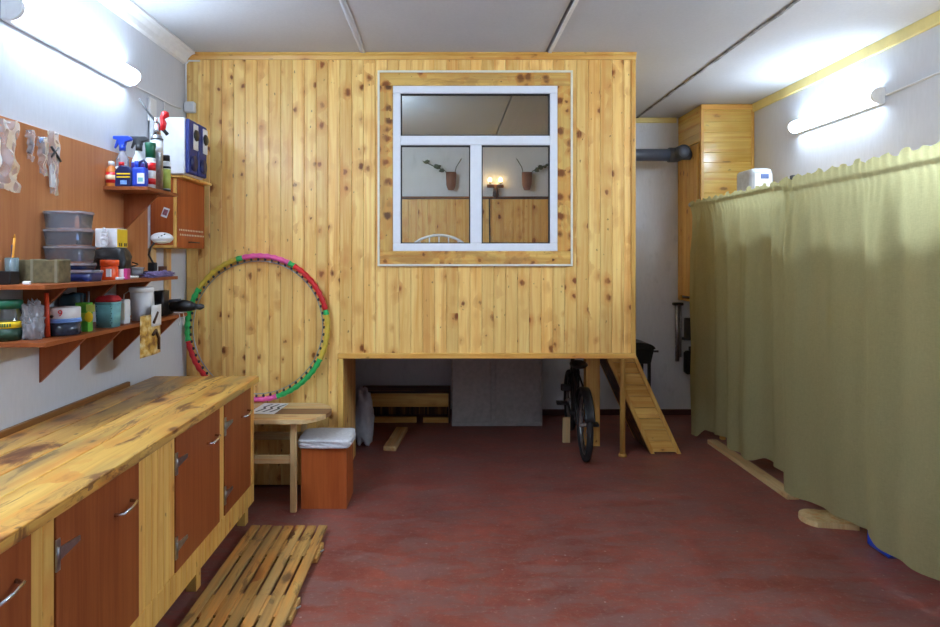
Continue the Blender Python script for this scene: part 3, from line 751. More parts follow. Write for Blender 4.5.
for i, (a, b) in enumerate(doors):
    d = MB().box(XF-.014, XF+.004, a, b, DZ0, DZ1, .0015, 'z').build('door', LAM, ct)
    hz = DZ1-.13 if i else DZ1-.11
    hy = b-.058
    MB().tube([(XF+.003, hy-.1, hz-.004), (XF+.03, hy-.092, hz-.004), (XF+.034, hy-.05, hz), (XF+.03, hy-.008, hz+.006), (XF+.003, hy, hz+.006)], .0055, 8).build('handle', CHROME, d)
    if i:
        for z in (DZ1-.12, DZ0+.10):
            h = MB()
            h.box(XF+.004, XF+.008, a-.006, a+.012, z-.045, z+.045)
            h.prism([(a+.013, z-.018), (a+.013, z+.018), (a+.105, z+.009), (a+.105, z-.005)], 'x', XF+.004, XF+.008)
            h.cyl((XF+.007, a, z-.022), (XF+.007, a, z+.022), .005, seg=8)
            h.build('hinge', STEEL, d)
for yy in (1.0, 1.9, 2.20, 2.72, 3.38):
    MB().box(XF-.07, XF-.022, yy-.025, yy+.025, 0, .109, .002).build('leg', PINE2, ct)
for yy in (1.0, 2.3, 3.38): MB().box(-1.68, -1.63, yy-.025, yy+.025, 0, .109, .002).build('leg', PINE2, ct)

# duckboard
db = thing('duckboard', (-.84, 2.75, 0), 'worn slatted wooden duckboard lying on the red floor beside the workbench', 'duckboard')
dy0, dy1 = 1.9, 3.28
n = 7; pitch = .43/n; SP = [-1.06+k*pitch for k in range(n)]
for a in (3.03, 2.53, 2.03):
    m = MB().box(-1.055, -.628, a-.085, a+.085, .0, .026, .003, 'x')
    for k in range(n-1): m.box(SP[k]+pitch-.0115, SP[k]+pitch+.0005, a-.08+R.uniform(-.01, .01), a+.08+R.uniform(-.01, .01), .0262, .0385, .001, 'y')
    m.build('cross_batten', WORN, db)
for k in range(n):
    MB().box(SP[k]+.001, SP[k]+pitch-.012, dy0+R.uniform(-.02, .02), dy1+R.uniform(-.012, .006), .027, .040, .002, 'y').build('slat', WORN, db)
for a in (3.02, 2.53): MB().tube([(-.63, a, .02), (-.612, a+.01, .026), (-.615, a+.02, .02)], .004, 6).build('wire_loop', STEEL, db)

# ------------------------------------------------------------------ folding table, paper, stool, hoop
tb = thing('round_end_table', (-1.15, 3.69, 0), 'pale wooden folding table with rounded end by the pine wall', 'table')
def roundend(y0, y1, yc, r, xe, x0):
    pts = [(x0, y0)]
    for k in range(0, 13):
        y = y0+(y1-y0)*k/12; dx = math.sqrt(max(0, 1-((y-yc)/r)**2)); pts.append((xe-.20+.20*dx, y))
    pts.append((x0, y1)); return pts
for a, b, mt, nm in ((3.47, 3.60, RAW, 'front_leaf'), (3.602, 3.735, wood('table_mid', srgb(150, 108, 74), srgb(120, 84, 56), knots=0, rough=.5), 'middle_leaf'), (3.737, 3.885, RAW, 'back_leaf')):
    MB().prism(roundend(a, b, 3.68, .222, -.70, -1.62), 'z', .538, .563, 'x').build(nm, mt, tb)
for (lx, ly) in ((-.895, 3.545), (-.908, 3.866), (-1.45, 3.545), (-1.45, 3.80)):
    MB().box(lx-.018, lx+.018, ly-.014, ly+.014, 0, .537, .003).build('leg', RAW, tb)
MB().box(-1.432, -.914, 3.538, 3.556, .285, .335, .003, 'x').build('stretcher', RAW, tb)
MB().box(-1.432, -.927, 3.857, 3.875, .33, .38, .003, 'x').build('stretcher', RAW, tb)
pp = thing('paper_sheet', (-1.095, 3.735, .5635), 'white paper sheet with three black slashes lying on the table', 'paper')
M = Matrix.Translation((-1.095, 3.735, .5635)) @ Matrix.Rotation(-.08, 4, 'Z')
MB().box(-.08, .08, -.13, .13, 0, .0012, M=M).build('sheet', LABELW, pp)
mk = MB()
for k in range(3):
    x = -.055+.044*k
    mk.prism([(x, -.09), (x+.013, -.09), (x+.040, -.01), (x+.022, .03), (x+.046, .10), (x+.034, .10), (x+.006, .03), (x+.024, -.01)], 'z', .0013, .0018, M=M)
mk.build('marks', BLACK, pp)

sl = thing('box_stool', (-.72, 3.70, 0), 'orange brown laminate box stool with white cloth seat in front of the pine wall', 'stool')
x0, x1, y0, y1, zt = -.86, -.588, 3.585, 3.84, .37
MB().box(x0, x1, y0, y0+.016, 0, zt, .001).build('front_panel', LAM_O, sl)
MB().box(x1-.016, x1, y0+.0165, y1, .0, zt, .001).build('side_panel', LAM_O, sl)
MB().box(x0, x0+.016, y0+.0165, y1, .0, zt, .001).build('side_panel', LAM_O, sl)
MB().box(x0+.017, x1-.017, y1-.016, y1, .0, zt, .001).build('back_panel', LAM_O, sl)
MB().box(x0+.017, x1-.017, y0+.017, y1-.017, zt-.018, zt, .001).build('seat_board', LAM_O, sl)
c = MB().blob(((x0+x1)/2-.002, (y0+y1)/2-.012, zt+.021), (.160, .140, .027), .05, 8, 40, sq=10)
c.build('cushion', CLOTHW, sl)

hp = thing('hula_hoop', (-1.215, 3.86, .566), 'multicoloured massage hula hoop leaning on the pine wall above the table', 'hula hoop')
HC = (-1.213, 3.885, 1.052); HR = .462
def hpt(a, r=HR, dy=0): return (HC[0]+r*math.sin(a)*.98, HC[1]+.018*math.cos(a)-.005+dy, HC[2]+r*math.cos(a))
deg = math.radians
segs = [(-13, 26, PINK), (26, 31, GREEN), (31, 76, RED), (76, 80, GREEN), (80, 116, YELLOWP), (116, 163, GREEN), (163, 190, PINK), (190, 205, GREEN), (205, 259, RED), (259, 303, GREEN), (303, 342, YELLOWP), (342, 347, GREEN)]
for a, b, mt in segs:
    n = max(2, int((b-a)/2)); pts = []; rr = []
    for k in range(n*2+1):
        t_ = deg(a+(b-a)*k/(n*2)); pts.append(hpt(t_)); rr.append(.0172+.002*math.sin(t_*60))
    MB().tube(pts, rr, 12).build('foam_section', mt, hp)
b0 = MB().blob((0, 0, 0), (.008, .010, .010), 0, seg=8).build('massage_bead', DARKG)
for k in range(60):
    q = b0 if k == 0 else b0.copy()
    if k: COL.objects.link(q)
    q.parent = hp; q.location = Vector(hpt(2*PI*k/60, HR-.022, -.002))-hp.location
MB().tube([hpt(2*PI*k/60, HR-.033, .01) for k in range(61)], .0035, 6, False).build('inner_ring', STEEL, hp)

# ------------------------------------------------------------------ left wall: pinboard, shelves
pb = tag(MB().box(XL+.001, XL+.016, 1.2, 3.40, 1.40, 2.04, .001, 'z').build('pinboard_panel', LAM_L), 'brown laminate board fixed to the left wall above the shelves', 'board')
def shelf(name, y0, y1, z, xf, brs, bh, label, mat=LAM, bw=.2):
    t = thing(name, (XL+.1, (y0+y1)/2, z), label, 'shelf', 'brown wall shelves')
    MB().box(XL+.001, xf, y0, y1, z-.017, z, .001, 'y').build('board', mat, t)
    for by in brs:
        MB().prism([(XL+.017 if z > 1.4 else XL+.001, z-.018), (XL+.001+bw, z-.018), (XL+.017 if z > 1.4 else XL+.001, z-.018-bh)], 'y', by-.008, by+.008, 'z').build('bracket', mat, t)
    return t
shelf('wall_shelf', 2.19, 3.40, 1.19, -1.46, (2.52, 2.80, 3.08, 3.39), .195, 'lower brown shelf on left wall with four triangular brackets')
shelf('wall_shelf', 2.19, 3.28, 1.401, -1.46, (2.40, 2.75, 3.08), .16, 'middle brown shelf on left wall holding the clear plastic boxes', bw=.19)
shelf('wall_shelf', 2.955, 3.30, 1.853, -1.465, (3.15,), .19, 'small brown shelf at the corner of the board holding spray bottles', bw=.20)
# cupboard in the corner
wc = thing('corner_cabinet', (-1.63, 3.65, 1.56), 'small brown laminate wall cabinet with perforated door in the left corner', 'cabinet')
MB().box(XL+.001, -1.566, 3.46, 3.476, 1.575, 1.962, .001).build('side_panel', LAM_O, wc)
MB().box(XL+.001, -1.566, 3.45, 3.86, 1.558, 1.574, .002, 'y').build('bottom_board', PINE2, wc)
MB().box(XL+.001, -1.50, 3.44, 3.86, 1.963, 1.978, .002, 'y').build('top_board', PINE2, wc)
MB().box(-1.566, -1.552, 3.455, 3.475, 1.56, 1.962, .002).build('front_edge', PINE2, wc)
dd = MB().box(-1.565, -1.548, 3.477, 3.86, 1.56, 1.962, .001).build('door', LAM_O, wc)
m = MB()
for r_ in range(2):
    for k in range(15): m.cyl((-1.5485, 3.50+.0235*k+.01*r_, 1.665-.028*r_), (-1.5465, 3.50+.0235*k+.01*r_, 1.665-.028*r_), .006, seg=8)
m.build('perforations', CREAM, dd)
MB().tube([(-1.548, 3.62, 1.595), (-1.535, 3.625, 1.595), (-1.535, 3.75, 1.595), (-1.548, 3.755, 1.595)], .004, 6).build('handle', DARKG, dd)
m = Matrix.Translation((-1.612, 3.458, 1.762)) @ Matrix.Rotation(.35, 4, 'Y')
t = thing('cabinet_sticker', (-1.612, 3.458, 1.762), 'small picture card stuck on the side of the corner cabinet', 'card')
MB().box(-.018, .018, -.001, .0015, -.028, .028, M=m).build('card', LABELW, t)
MB().box(-.013, .013, -.002, -.0012, -.016, .018, M=m).build('picture', plain('sticker_picture', srgb(150, 90, 100), .5, var=.5, scale=120), t)
for k, (a, b) in enumerate(((3.43, 1.10), (3.62, 1.10))):
    tag(MB().box(XL+.001, XL+.022, a, a+.06, 1.20 if k else 1.45, 1.556, .002).build('wall_batten', RAW), ('pale wooden batten on left wall under the corner cabinet, farther from camera' if k else 'pale wooden batten on left wall under the near end of the corner cabinet'), 'batten')

# loudspeakers
for k, y in enumerate((3.425, 3.562)):
    t = thing('loudspeaker', (-1.57, y+.1, 1.979), ('white and blue loudspeaker nearer the camera on the corner cabinet' if k == 0 else 'white and blue loudspeaker nearer the pine wall on the corner cabinet'), 'loudspeaker', 'pair of loudspeakers on the corner cabinet')
    MB().box(-1.69, -1.487, y, y+.130, 1.979, 2.305, .006).build('cabinet', WHITE, t)
    MB().box(-1.4865, -1.462, y+.004, y+.126, 1.985, 2.30, .012, seg=3).build('grille', DBLUE, t)
    MB().box(-1.4625, -1.455, y+.055, y+.118, 2.13, 2.28, .003).build('front_plate', WHITE, t)
    MB().cyl((-1.4555, y+.085, 2.215), (-1.448, y+.085, 2.215), .034, .030, 24).build('driver', BLACK, t)
    MB().cyl((-1.462, y+.065, 2.05), (-1.455, y+.065, 2.05), .045, seg=24).build('woofer', NAVY, t)

# bags hung on the board
def bag(name, c, w, h, label, mat=CLEARB, thick=.014, extra=None, amp=.25):
    t = thing(name, c, label, 'bag', 'small bags hung on the board')
    def fn(s):
        def g(u, v):
            yy = (u-.5)*w*(1+.18*math.sin(v*5+c[1]*9)); zz = (v-.5)*h
            e = thick*math.sin(PI*u)*(.5+.5*math.sin(PI*v)); 
            n_ = noise.noise(Vector((c[1]*5+u*4, v*6, s*3)))*thick*amp*1.8
            edge = .012*noise.noise(Vector((v*7, c[1]*3, u*2)))
            return (c[0]+s*e+(n_ if s > 0 else 0)+.004, c[1]+yy+edge, c[2]+zz+edge)
        return g
    MB().grid(fn(1), 16, 24).build('front_film', mat, t)
    MB().cyl((XL+.016, c[1], c[2]+h*.46), (c[0]+.02, c[1], c[2]+h*.46), .003, seg=6).build('nail', STEEL, t)
    return t
bag('plastic_bag', (-1.672, 2.28, 1.89), .13, .27, 'largest crumpled clear bag hung at the left end of the brown board', amp=.7)
t = bag('blister_pack', (-1.674, 2.415, 1.955), .045, .125, 'narrow blister pack with small metal part hung on the board')
MB().tube([(-1.668, 2.405, 1.92), (-1.664, 2.42, 1.95), (-1.668, 2.41, 1.99)], .006, 8).build('metal_part', DARKG, t)
t = bag('parts_bag', (-1.674, 2.49, 1.925), .06, .16, 'rounded clear bag with blue and dark bits hung between two bags on the board')
MB().blob((-1.668, 2.485, 1.985), (.006, .02, .012), .2).build('blue_part', LBLUE, t); MB().box(-1.668, -1.66, 2.487, 2.497, 1.93, 1.96).build('dark_part', BLACK, t)
t = bag('tool_bag', (-1.674, 2.56, 1.905), .07, .27, 'longest flat clear bag holding crossed black hand tools hung on the board')
MB().cyl((-1.66, 2.53, 1.97), (-1.655, 2.585, 1.915), .005, seg=8).cyl((-1.655, 2.525, 1.925), (-1.66, 2.575, 1.975), .004, seg=8).build('black_tool', BLACK, t)
MB().box(-1.668, -1.661, 2.53, 2.56, 1.80, 1.90).build('paper_insert', LABELW, t)

# ------------------------------------------------------------------ bottles on the small shelf (z = 1.853)
Z = 1.8532
def PX(x, D): return (x-445)*D/600
def bottle(name, x, D, prof, mat, label, cap=None, capmat=None, lab=None, seg=20, sx=1, sy=1, square=0, z=None, cat='bottle', group='bottles on the small corner shelf'):
    z = Z if z is None else z; X = PX(x, D)
    t = thing(name, (X, D, z), label, cat, group)
    MB().lathe((X, D, z), prof, seg, sx, sy, square=square).build('body', mat, t)
    if cap: MB().lathe((X, D, z), cap, seg).build('cap', capmat, t)
    for (r, a, b, mt) in (lab or []): MB().lathe((X, D, z), [(r, a), (r+.0008, a), (r+.0008, b), (r, b)], seg, sx, sy, square=square).build('label', mt, t)
    return t
bottle('amber_bottle', 111.5, 2.985, [(0, 0), (.022, 0), (.025, .006), (.025, .085), (.014, .102), (.013, .108)], AMBER, 'small amber bottle with white cap and red label, leftmost on the corner shelf', [(.0145, .106), (.0145, .124), (.012, .127), (0, .127)], WHITE, [(.0252, .018, .072, RED), (.0255, .035, .058, plain('label_cream', srgb(236, 214, 176), .5))])
t = thing('blue_jug', (PX(125.5, 3.0), 3.0, Z), 'dark blue flat oil jug with yellow stripes in front of the sprayers', 'jug', 'bottles on the small corner shelf')
X = PX(125.5, 3.0)
MB().prism([(X-.045, Z), (X+.038, Z), (X+.042, Z+.02), (X+.042, Z+.075), (X+.02, Z+.105), (X-.02, Z+.108), (X-.045, Z+.08)], 'y', 2.975, 3.018, bev=.006).build('body', NAVY, t)
for k in range(2): MB().box(X-.03, X+.036, 2.9725, 2.9755, Z+.045+.016*k, Z+.052+.016*k).build('stripe', BRIGHTY, t)
MB().box(X-.012, X+.020, 2.9725, 2.9755, Z+.012, Z+.032).build('label', LBLUE, t)
MB().cyl((X-.018, 2.997, Z+.105), (X-.018, 2.997, Z+.125), .013).build('cap', RED, t)
def trigger(t, x, y, z, mat, s=-1):
    m = MB()
    m.prism([(x-.045, z+.075), (x-.045, z+.060), (x-.022, z+.055), (x-.016, z+.028), (x+.016, z+.028), (x+.018, z+.045), (x+.045, z+.052), (x+.052, z+.060), (x+.036, z+.075)], 'y', y-.011, y+.011, bev=.003)
    m.prism([(x-.028, z+.055), (x-.018, z+.055), (x-.024, z+.03), (x-.036, z+.012), (x-.040, z+.016)], 'y', y-.005, y+.005)
    m.cyl((x, y, z), (x, y, z+.03), .016, .016, 16)
    m.build('trigger_head', mat, t)
t = bottle('spray_bottle', 122.5, 3.06, [(0, 0), (.030, 0), (.031, .01), (.031, .12), (.03, .15), (.014, .185), (.013, .195)], glassy('spray_clear', (.9, .9, .95), 1.4, .45, (.6, .6, .68)), 'clear spray bottle with bright blue trigger head standing behind the blue jug', lab=[(.0312, .03, .11, LABELW), (.0316, .05, .08, RED)])
trigger(t, PX(122.5, 3.06), 3.06, Z+.193, BLUE)
t = bottle('spray_bottle', 138, 3.10, [(0, 0), (.028, 0), (.030, .01), (.030, .12), (.028, .15), (.014, .185), (.013, .20)], WHITE, 'white spray bottle with black trigger head and purple label', lab=[(.0302, .05, .14, LBLUE), (.0306, .10, .135, plain('purple_ink', srgb(70, 50, 140), .5))])
trigger(t, PX(139, 3.10), 3.10, Z+.20, DARKG)
t = thing('blue_canister', (PX(141, 3.0), 3.0, Z), 'bright blue canister with looped handle and white label on the corner shelf', 'canister', 'bottles on the small corner shelf')
X = PX(141, 3.0)
MB().box(X-.036, X+.032, 2.975, 3.02, Z, Z+.10, .012, seg=2).build('body', BLUE, t)
MB().tube([(X-.01, 2.997, Z+.095), (X-.005, 2.997, Z+.125), (X+.015, 2.997, Z+.135), (X+.028, 2.997, Z+.12), (X+.028, 2.997, Z+.095)], .007, 8).build('handle', NAVY, t)
MB().box(X-.006, X+.030, 2.9715, 2.976, Z+.015, Z+.068, .001).build('label', LABELW, t); MB().box(X+.0, X+.024, 2.970, 2.9715, Z+.025, Z+.045).build('print', TEALP, t)
MB().cyl((X-.018, 2.997, Z+.10), (X-.018, 2.997, Z+.13), .012).build('cap', BLUE, t)
bottle('aerosol_can', 150.5, 3.055, [(0, 0), (.024, 0), (.024, .15), (.020, .163)], WHITE, 'white aerosol can with red print and green cap on the corner shelf', [(.0235, .155), (.0235, .2), (.026, .215), (.026, .232), (0, .234)], DGREEN, [(.0242, .02, .14, LABELW), (.0246, .09, .13, RED), (.0246, .02, .05, RED)])
t = bottle('foam_gun_can', 157, 3.17, [(0, 0), (.030, 0), (.030, .27), (.024, .29), (.018, .295)], STEEL, 'tall steel canister with foam gun, red handle and long nozzle on the corner shelf', cat='foam gun', lab=[(.0303, .20, .262, WHITE), (.0303, .27, .276, BLACK)])
X = PX(157, 3.17)
MB().cyl((X, 3.17, Z+.295), (X, 3.17, Z+.355), .020, .014).cyl((X-.006, 3.17, Z+.355), (X-.006, 3.17, Z+.385), .009).build('adapter', CHROME, t)
MB().tube([(X+.055, 3.17, Z+.300), (X+.01, 3.17, Z+.35), (X-.04, 3.165, Z+.41), (X-.088, 3.16, Z+.485)], [.010, .008, .005, .004], 8).build('nozzle', DARKG, t)
MB().tube([(X+.028, 3.17, Z+.32), (X+.035, 3.17, Z+.36), (X+.028, 3.17, Z+.385), (X+.045, 3.17, Z+.405), (X+.05, 3.17, Z+.42)], [.014, .016, .013, .021, .012], 10).build('grip', RED, t)
t_ = bottle('aerosol_can', 166, 3.24, [(0, 0), (.023, 0), (.023, .10), (.023, .155), (.018, .17)], WHITE, 'aerosol can with lime label and black cap, rightmost on the corner shelf', [(.0195, .168), (.0195, .20), (0, .203)], BLACK, [(.0233, .02, .125, LIMEL), (.0235, .128, .14, BLACK), (.0235, .005, .016, BLACK)])

# ------------------------------------------------------------------ middle shelf items (z = 1.401)
Z = 1.4013
G2 = 'clutter on the middle shelf'
t = thing('pen_holder', (-1.52, 2.26, Z), 'dark pen holder with pencil and blue pen at the near end of middle shelf', 'pen holder')
MB().box(-1.68, -1.605, 2.215, 2.265, Z, Z+.05, .003).build('tray', BLACK, t)
MB().lathe((-1.659, 2.298, Z), [(.0, 0), (.020, 0), (.024, .10), (.022, .10), (.018, .004), (0, .004)], 16).build('cup', glassy('cup_glass', (.8, .9, .9), 1.4, .4, (.4, .5, .5)), t)
MB().cyl((-1.656, 2.29, Z+.006), (-1.640, 2.285, Z+.175), .0045, seg=6).cyl((-1.640, 2.285, Z+.175), (-1.6385, 2.285, Z+.19), .0045, .001, 6).build('pencil', plain('pencil_orange', srgb(222, 148, 40), .5), t)
MB().cyl((-1.66, 2.305, Z+.006), (-1.662, 2.305, Z+.12), .005, seg=8).cyl((-1.662, 2.305, Z+.12), (-1.662, 2.305, Z+.15), .0035, seg=8).build('pen', NAVY, t)
t = thing('long_box', (-1.50, 2.32, Z), 'olive brown block with two pale straps lying along the middle shelf', 'box')
a0, a1 = -1.682, PX(71, 2.42)
MB().box(a0, a1, 2.34, 2.42, Z, Z+.092, .003, 'x').build('body', OLIVE, t)
for q in (32, 56): MB().box(PX(q-1.3, 2.34), PX(q+1.3, 2.34), 2.337, 2.423, Z, Z+.094, .001).build('strap', plain('strap_grey', srgb(130, 120, 96), .8), t)
tag(MB().box(-1.555, -1.528, 2.205, 2.218, Z, Z+.014, .004, seg=2).build('eraser', WHITE), 'small white eraser at the front edge of the middle shelf', 'eraser')
def tub(x0, x1, D, z, h, dep, label, mat=CLEAR, content=None, lidm=None, group='stack of plastic boxes', lip=.006, name='storage_box'):
    X0, X1 = PX(x0, D), PX(x1, D+dep); cx = (X0+X1)/2; w_ = (X1-X0)/2
    t = thing(name, (cx, D+dep/2, z), label, 'storage box', group)
    m = MB().lathe((cx, D+dep/2, z), [(.88, 0), (.89, .002), (.965, h-.012), (.945, h-.012), (.86, .004), (0, .004)], 48, w_, dep/2, square=12); m.build('tub', mat, t)
    MB().lathe((cx, D+dep/2, z), [(1, h-.013), (1.0, h-.004), (.96, h-.001), (.93, h-.001), (0, h-.003)], 48, w_, dep/2, square=12).build('lid', lidm or mat, t)
    if content:
        for (u0, u1, hh, mt) in content:
            MB().box(cx-w_*.8+u0*w_*1.6, cx-w_*.8+u1*w_*1.6, D+dep*.15, D+dep*.85, z+.006, z+.006+hh, .004).build('contents', mt, t)
    return t
DT = 2.49
LIDG = glassy('lid_plastic', (.9, .9, .93), 1.3, .32, (.56, .58, .66), .2)
z1 = Z
tub(58, 105, DT, Z, .048, .10, 'navy blue box with pale lid at the bottom of the tall stack', mat=NAVY, lidm=LIDG)
tub(60, 98, DT, Z+.049, .030, .10, 'flat smoky blue box, second from the bottom of the tall stack', mat=glassy('smoky_blue', (.4, .45, .6), 1.4, .6, srgb(40, 50, 90)), lidm=LIDG)
tub(41, 98, DT, Z+.080, .070, .11, 'clear box with purple papers inside, in the middle of the tall stack', content=[(.05, .9, .035, plain('purple_print', srgb(112, 104, 140), .6, var=.3))], lidm=LIDG)
tub(41, 96, DT, Z+.151, .070, .11, 'clear box holding a blue and white packet, second from the top', content=[(.4, .85, .05, LBLUE), (.42, .95, .018, DARKG)], lidm=LIDG)
tub(41, 96, DT, Z+.222, .074, .11, 'empty clear box on top of the tall stack', lidm=LIDG)
# orange jar
def jar(name, x, D, r, h, lh, mat, lidm, label, z, lab=None, cat='jar', group=None, cover=0):
    X = PX(x, D); t = thing(name, (X, D, z), label, cat, group)
    MB().lathe((X, D, z), [(0, 0), (r*.95, 0), (r, .005), (r, h-.006), (r*.85, h)], 28).build('body', mat, t)
    MB().lathe((X, D, z), [(r*1.06, h-.002), (r*1.08, h+lh*.9), (r*1.0, h+lh), (0, h+lh)], 28).build('lid', lidm, t)
    for (q0, q1, mt) in (lab or []): MB().lathe((X, D, z), [(r+.0003, q0), (r+.001, q0), (r+.001, q1), (r+.0003, q1)], 28).build('label', mt, t)
    return t
t = jar('orange_jar', 109.5, 2.73, .036, .064, .026, ORANGE, ORANGE, 'orange jar with orange lid and white label on the middle shelf', Z)
X = PX(109.5, 2.73); MB().box(X+.005, X+.024, 2.692, 2.705, Z+.014, Z+.050).build('label', LABELW, t)
t = thing('bag_of_cable', (-1.59, 2.85, Z), 'black bulky pouch on the middle shelf behind the orange jar', 'pouch')
s = MB().blob((-1.585, 2.86, Z+.074), (.080, .058, .074), .12, 7, 28, sq=4)
for v in s.bm.verts: v.co.z = min(max(v.co.z, Z), Z+.147); v.co.x = max(v.co.x, -1.683)
s.build('pouch', BLACK, t); MB().tube([(-1.65, 2.79, Z+.06), (-1.62, 2.79, Z+.10), (-1.53, 2.79, Z+.09)], .005, 6).build('strap', RUBBER, t)
t = thing('white_yellow_box', (PX(112, 2.85), 2.85, Z+.148), 'white carton with yellow end lying on the black pouch', 'carton')
MB().box(PX(95, 2.83), PX(117, 2.83), 2.83, 2.92, Z+.148, Z+.238, .002).build('carton', LABELW, t)
MB().box(PX(117, 2.83)+.0002, PX(117, 2.83)+.002, 2.831, 2.919, Z+.150, Z+.236).build('yellow_side', BRIGHTY, t)
m = MB()
for q in (2.845, 2.862, 2.888, 2.902): m.box(PX(117, 2.83)+.002, PX(117, 2.83)+.0028, q, q+.009, Z+.154, Z+.170)
m.build('black_print', BLACK, t)
t = bag('clear_packet', (PX(103, 2.80), 2.80, Z+.192), .04, .085, 'crinkled clear packet stuffed between the stacked boxes and the white carton', CLEARB, .02)
bpy.data.objects.remove([c for c in kids(t) if c.name.startswith('nail')][0]); t['group'] = 'packets'; del t['group']
t['category'] = 'packet'
for c in kids(t): pass
X = PX(122, 2.76)
t = thing('small_carton', (X, 2.76, Z), 'small white and magenta carton right of the orange jar', 'carton')
MB().box(PX(118, 2.75), PX(123.5, 2.75), 2.75, 2.78, Z, Z+.048, .001).build('white_part', LABELW, t); MB().box(PX(123.6, 2.75), PX(127, 2.75), 2.75, 2.78, Z, Z+.05, .001).build('magenta_part', MAGENTA, t)
X = -1.555
t = thing('clear_bowl', (X, 3.0, Z), 'low translucent round tub with lid on far part of the middle shelf', 'tub')
MB().lathe((X, 3.0, Z), [(0, 0), (.036, 0), (.046, .045), (.044, .045), (.035, .004), (0, .004)], 28).build('bowl', glassy('frosted', (.8, .8, .82), 1.4, .6, (.5, .5, .52)), t)
MB().lathe((X, 3.0, Z), [(.048, .045), (.048, .052), (0, .054)], 28).build('lid', glassy('lid_pale', (.8, .8, .82), 1.4, .7, (.6, .55, .55)), t)
MB().blob((X, 3.0, Z+.022), (.028, .028, .015), .3).build('contents', plain('mixed_bits', srgb(120, 110, 110), .6, var=.6, scale=120), t)
s = MB().blob((-1.478, 3.10, Z+.012), (.018, .15, .018), .5, 14, 36)
for v in s.bm.verts: v.co.z = max(v.co.z, Z)
tag(s.build('crumpled_cloth', PURPLE), 'crumpled greyish purple cloth at the far end of the middle shelf', 'cloth')
s = MB().tube([(-1.47, 2.75, Z+.006), (-1.475, 2.80, Z+.01), (-1.475, 2.88, Z+.008)], .006, 8).box(-1.485, -1.47, 2.70, 2.745, Z, Z+.012, .003)
tag(s.build('white_clip', WHITE), 'small white plastic part on the front edge of middle shelf', 'clip')
t = thing('clip_lamp', (-1.58, 3.05, Z), 'desk lamp with white oval head and dark gooseneck at end of middle shelf', 'lamp')
X, D = -1.555, 3.22
MB().box(-1.60, -1.53, 3.17, 3.26, Z, Z+.03, .006).box(-1.585, -1.545, 3.195, 3.225, Z+.03, Z+.075, .004).build('base', BLACK, t)
MB().tube([(-1.56, 3.21, Z+.07), (-1.575, 3.19, Z+.115), (-1.555, 3.17, Z+.155), (-1.53, 3.16, Z+.180)], .0055, 8).build('neck', DARKG, t)
hd = MB().blob((PX(162, 3.15), 3.15, 1.5+.105), (.056, .05, .030), 0, seg=28); hd.build('head', WHITE, t)
MB().lathe((PX(162, 3.15), 3.15, 1.580), [(0, 0), (.038, 0), (.044, .008), (0, .010)], 24).build('reflector', CREAM, t)
for q in range(3):
    MB().cyl((PX(158+3*q, 3.105), 3.107, 1.606+.008*q), (PX(159+3*q, 3.10), 3.10, 1.608+.008*q), .003, seg=6).build('button', DARKG, t)
tag(MB().box(-1.535, -1.505, 3.21, 3.25, Z, Z+.055, .002).build('matchbox', plain('box_brown', srgb(92, 50, 34), .5, var=.3)), 'little dark brown box standing beside the desk lamp base', 'box')
t = thing('charger', (-1.63, 3.1, Z), 'black charger with coiled lead beside the translucent tub', 'charger')
MB().box(-1.655, -1.60, 3.07, 3.11, Z, Z+.055, .006).build('body', BLACK, t)
MB().tube([(-1.63+.018*math.cos(k*.9), 3.135+.012*math.sin(k*.9)+.001*k, Z+.008+.004*k) for k in range(18)], .003, 6).build('lead', BLACK, t)

# ------------------------------------------------------------------ lower shelf items (z = 1.19)
Z = 1.1902
t = jar('coffee_jar', 8.5, 2.26, .043, .122, .030, JARG, DGREEN, 'glass coffee jar with dark green lid and yellow label band on the lower shelf', Z, [(.048, .072, BRIGHTY), (.004, .046, plain('green_label', srgb(30, 60, 40), .5, var=.3))])
MB().lathe((PX(8.5, 2.26), 2.26, Z), [(0, .004), (.037, .004), (.037, .045), (0, .05)], 20).build('contents', plain('coffee', srgb(60, 38, 24), .9), t)
m = MB()
for k in range(7):
    a = -1.9+.11*k*1.6; cx, cy = PX(8.5, 2.26)+.0445*math.cos(a), 2.26+.0445*math.sin(a)
    m.box(cx-.0025, cx+.0025, cy-.001, cy+.001, Z+.054, Z+.066)
m.build('lettering', DGREEN, t)
t = thing('bag_of_tools', (PX(34, 2.30), 2.30, Z), 'crinkled clear plastic bag of metal bits next to the coffee jar', 'bag')
X = PX(34, 2.295)
s = MB().blob((X, 2.29, Z+.066), (.031, .030, .070), .28, 13, 30, sq=4)
for v in s.bm.verts: v.co.z = max(v.co.z, Z)
s.build('bag', CLEARB, t)
m = MB()
for k in range(7): 
    a = R.uniform(-.02, .02); m.cyl((X+a, 2.29+R.uniform(-.015, .015), Z+.006), (X+a*-1.2, 2.29+R.uniform(-.015, .015), Z+.105), .0035, seg=6)
m.build('metal_bits', STEEL, t)
tag(MB().cyl((PX(47.5, 2.35), 2.35, Z), (PX(46.5, 2.35), 2.35, Z+.172), .010, .008, 10).build('red_stick', plain('red_orange', srgb(214, 70, 34), .4)), 'upright orange red stick between the bag and the white tin', 'stick')
X, D = PX(64, 2.425), 2.425
t = thing('dark_tub', (X, D, Z), 'dark see through round tub under the white tin', 'tub')
MB().lathe((X, D, Z), [(0, 0), (.055, 0), (.060, .004), (.060, .052), (.0, .052)], 32).build('tub', plain('smoked_plastic', srgb(46, 52, 66), .25, var=.5, scale=60), t)
MB().lathe((X, D, Z), [(0, .0525), (.062, .0525), (.062, .058), (0, .058)], 32).build('lid', LBLUE, t)
t = thing('cake_tin', (X, D, Z+.0582), 'round white tin with a red figure on top of the dark tub', 'tin')
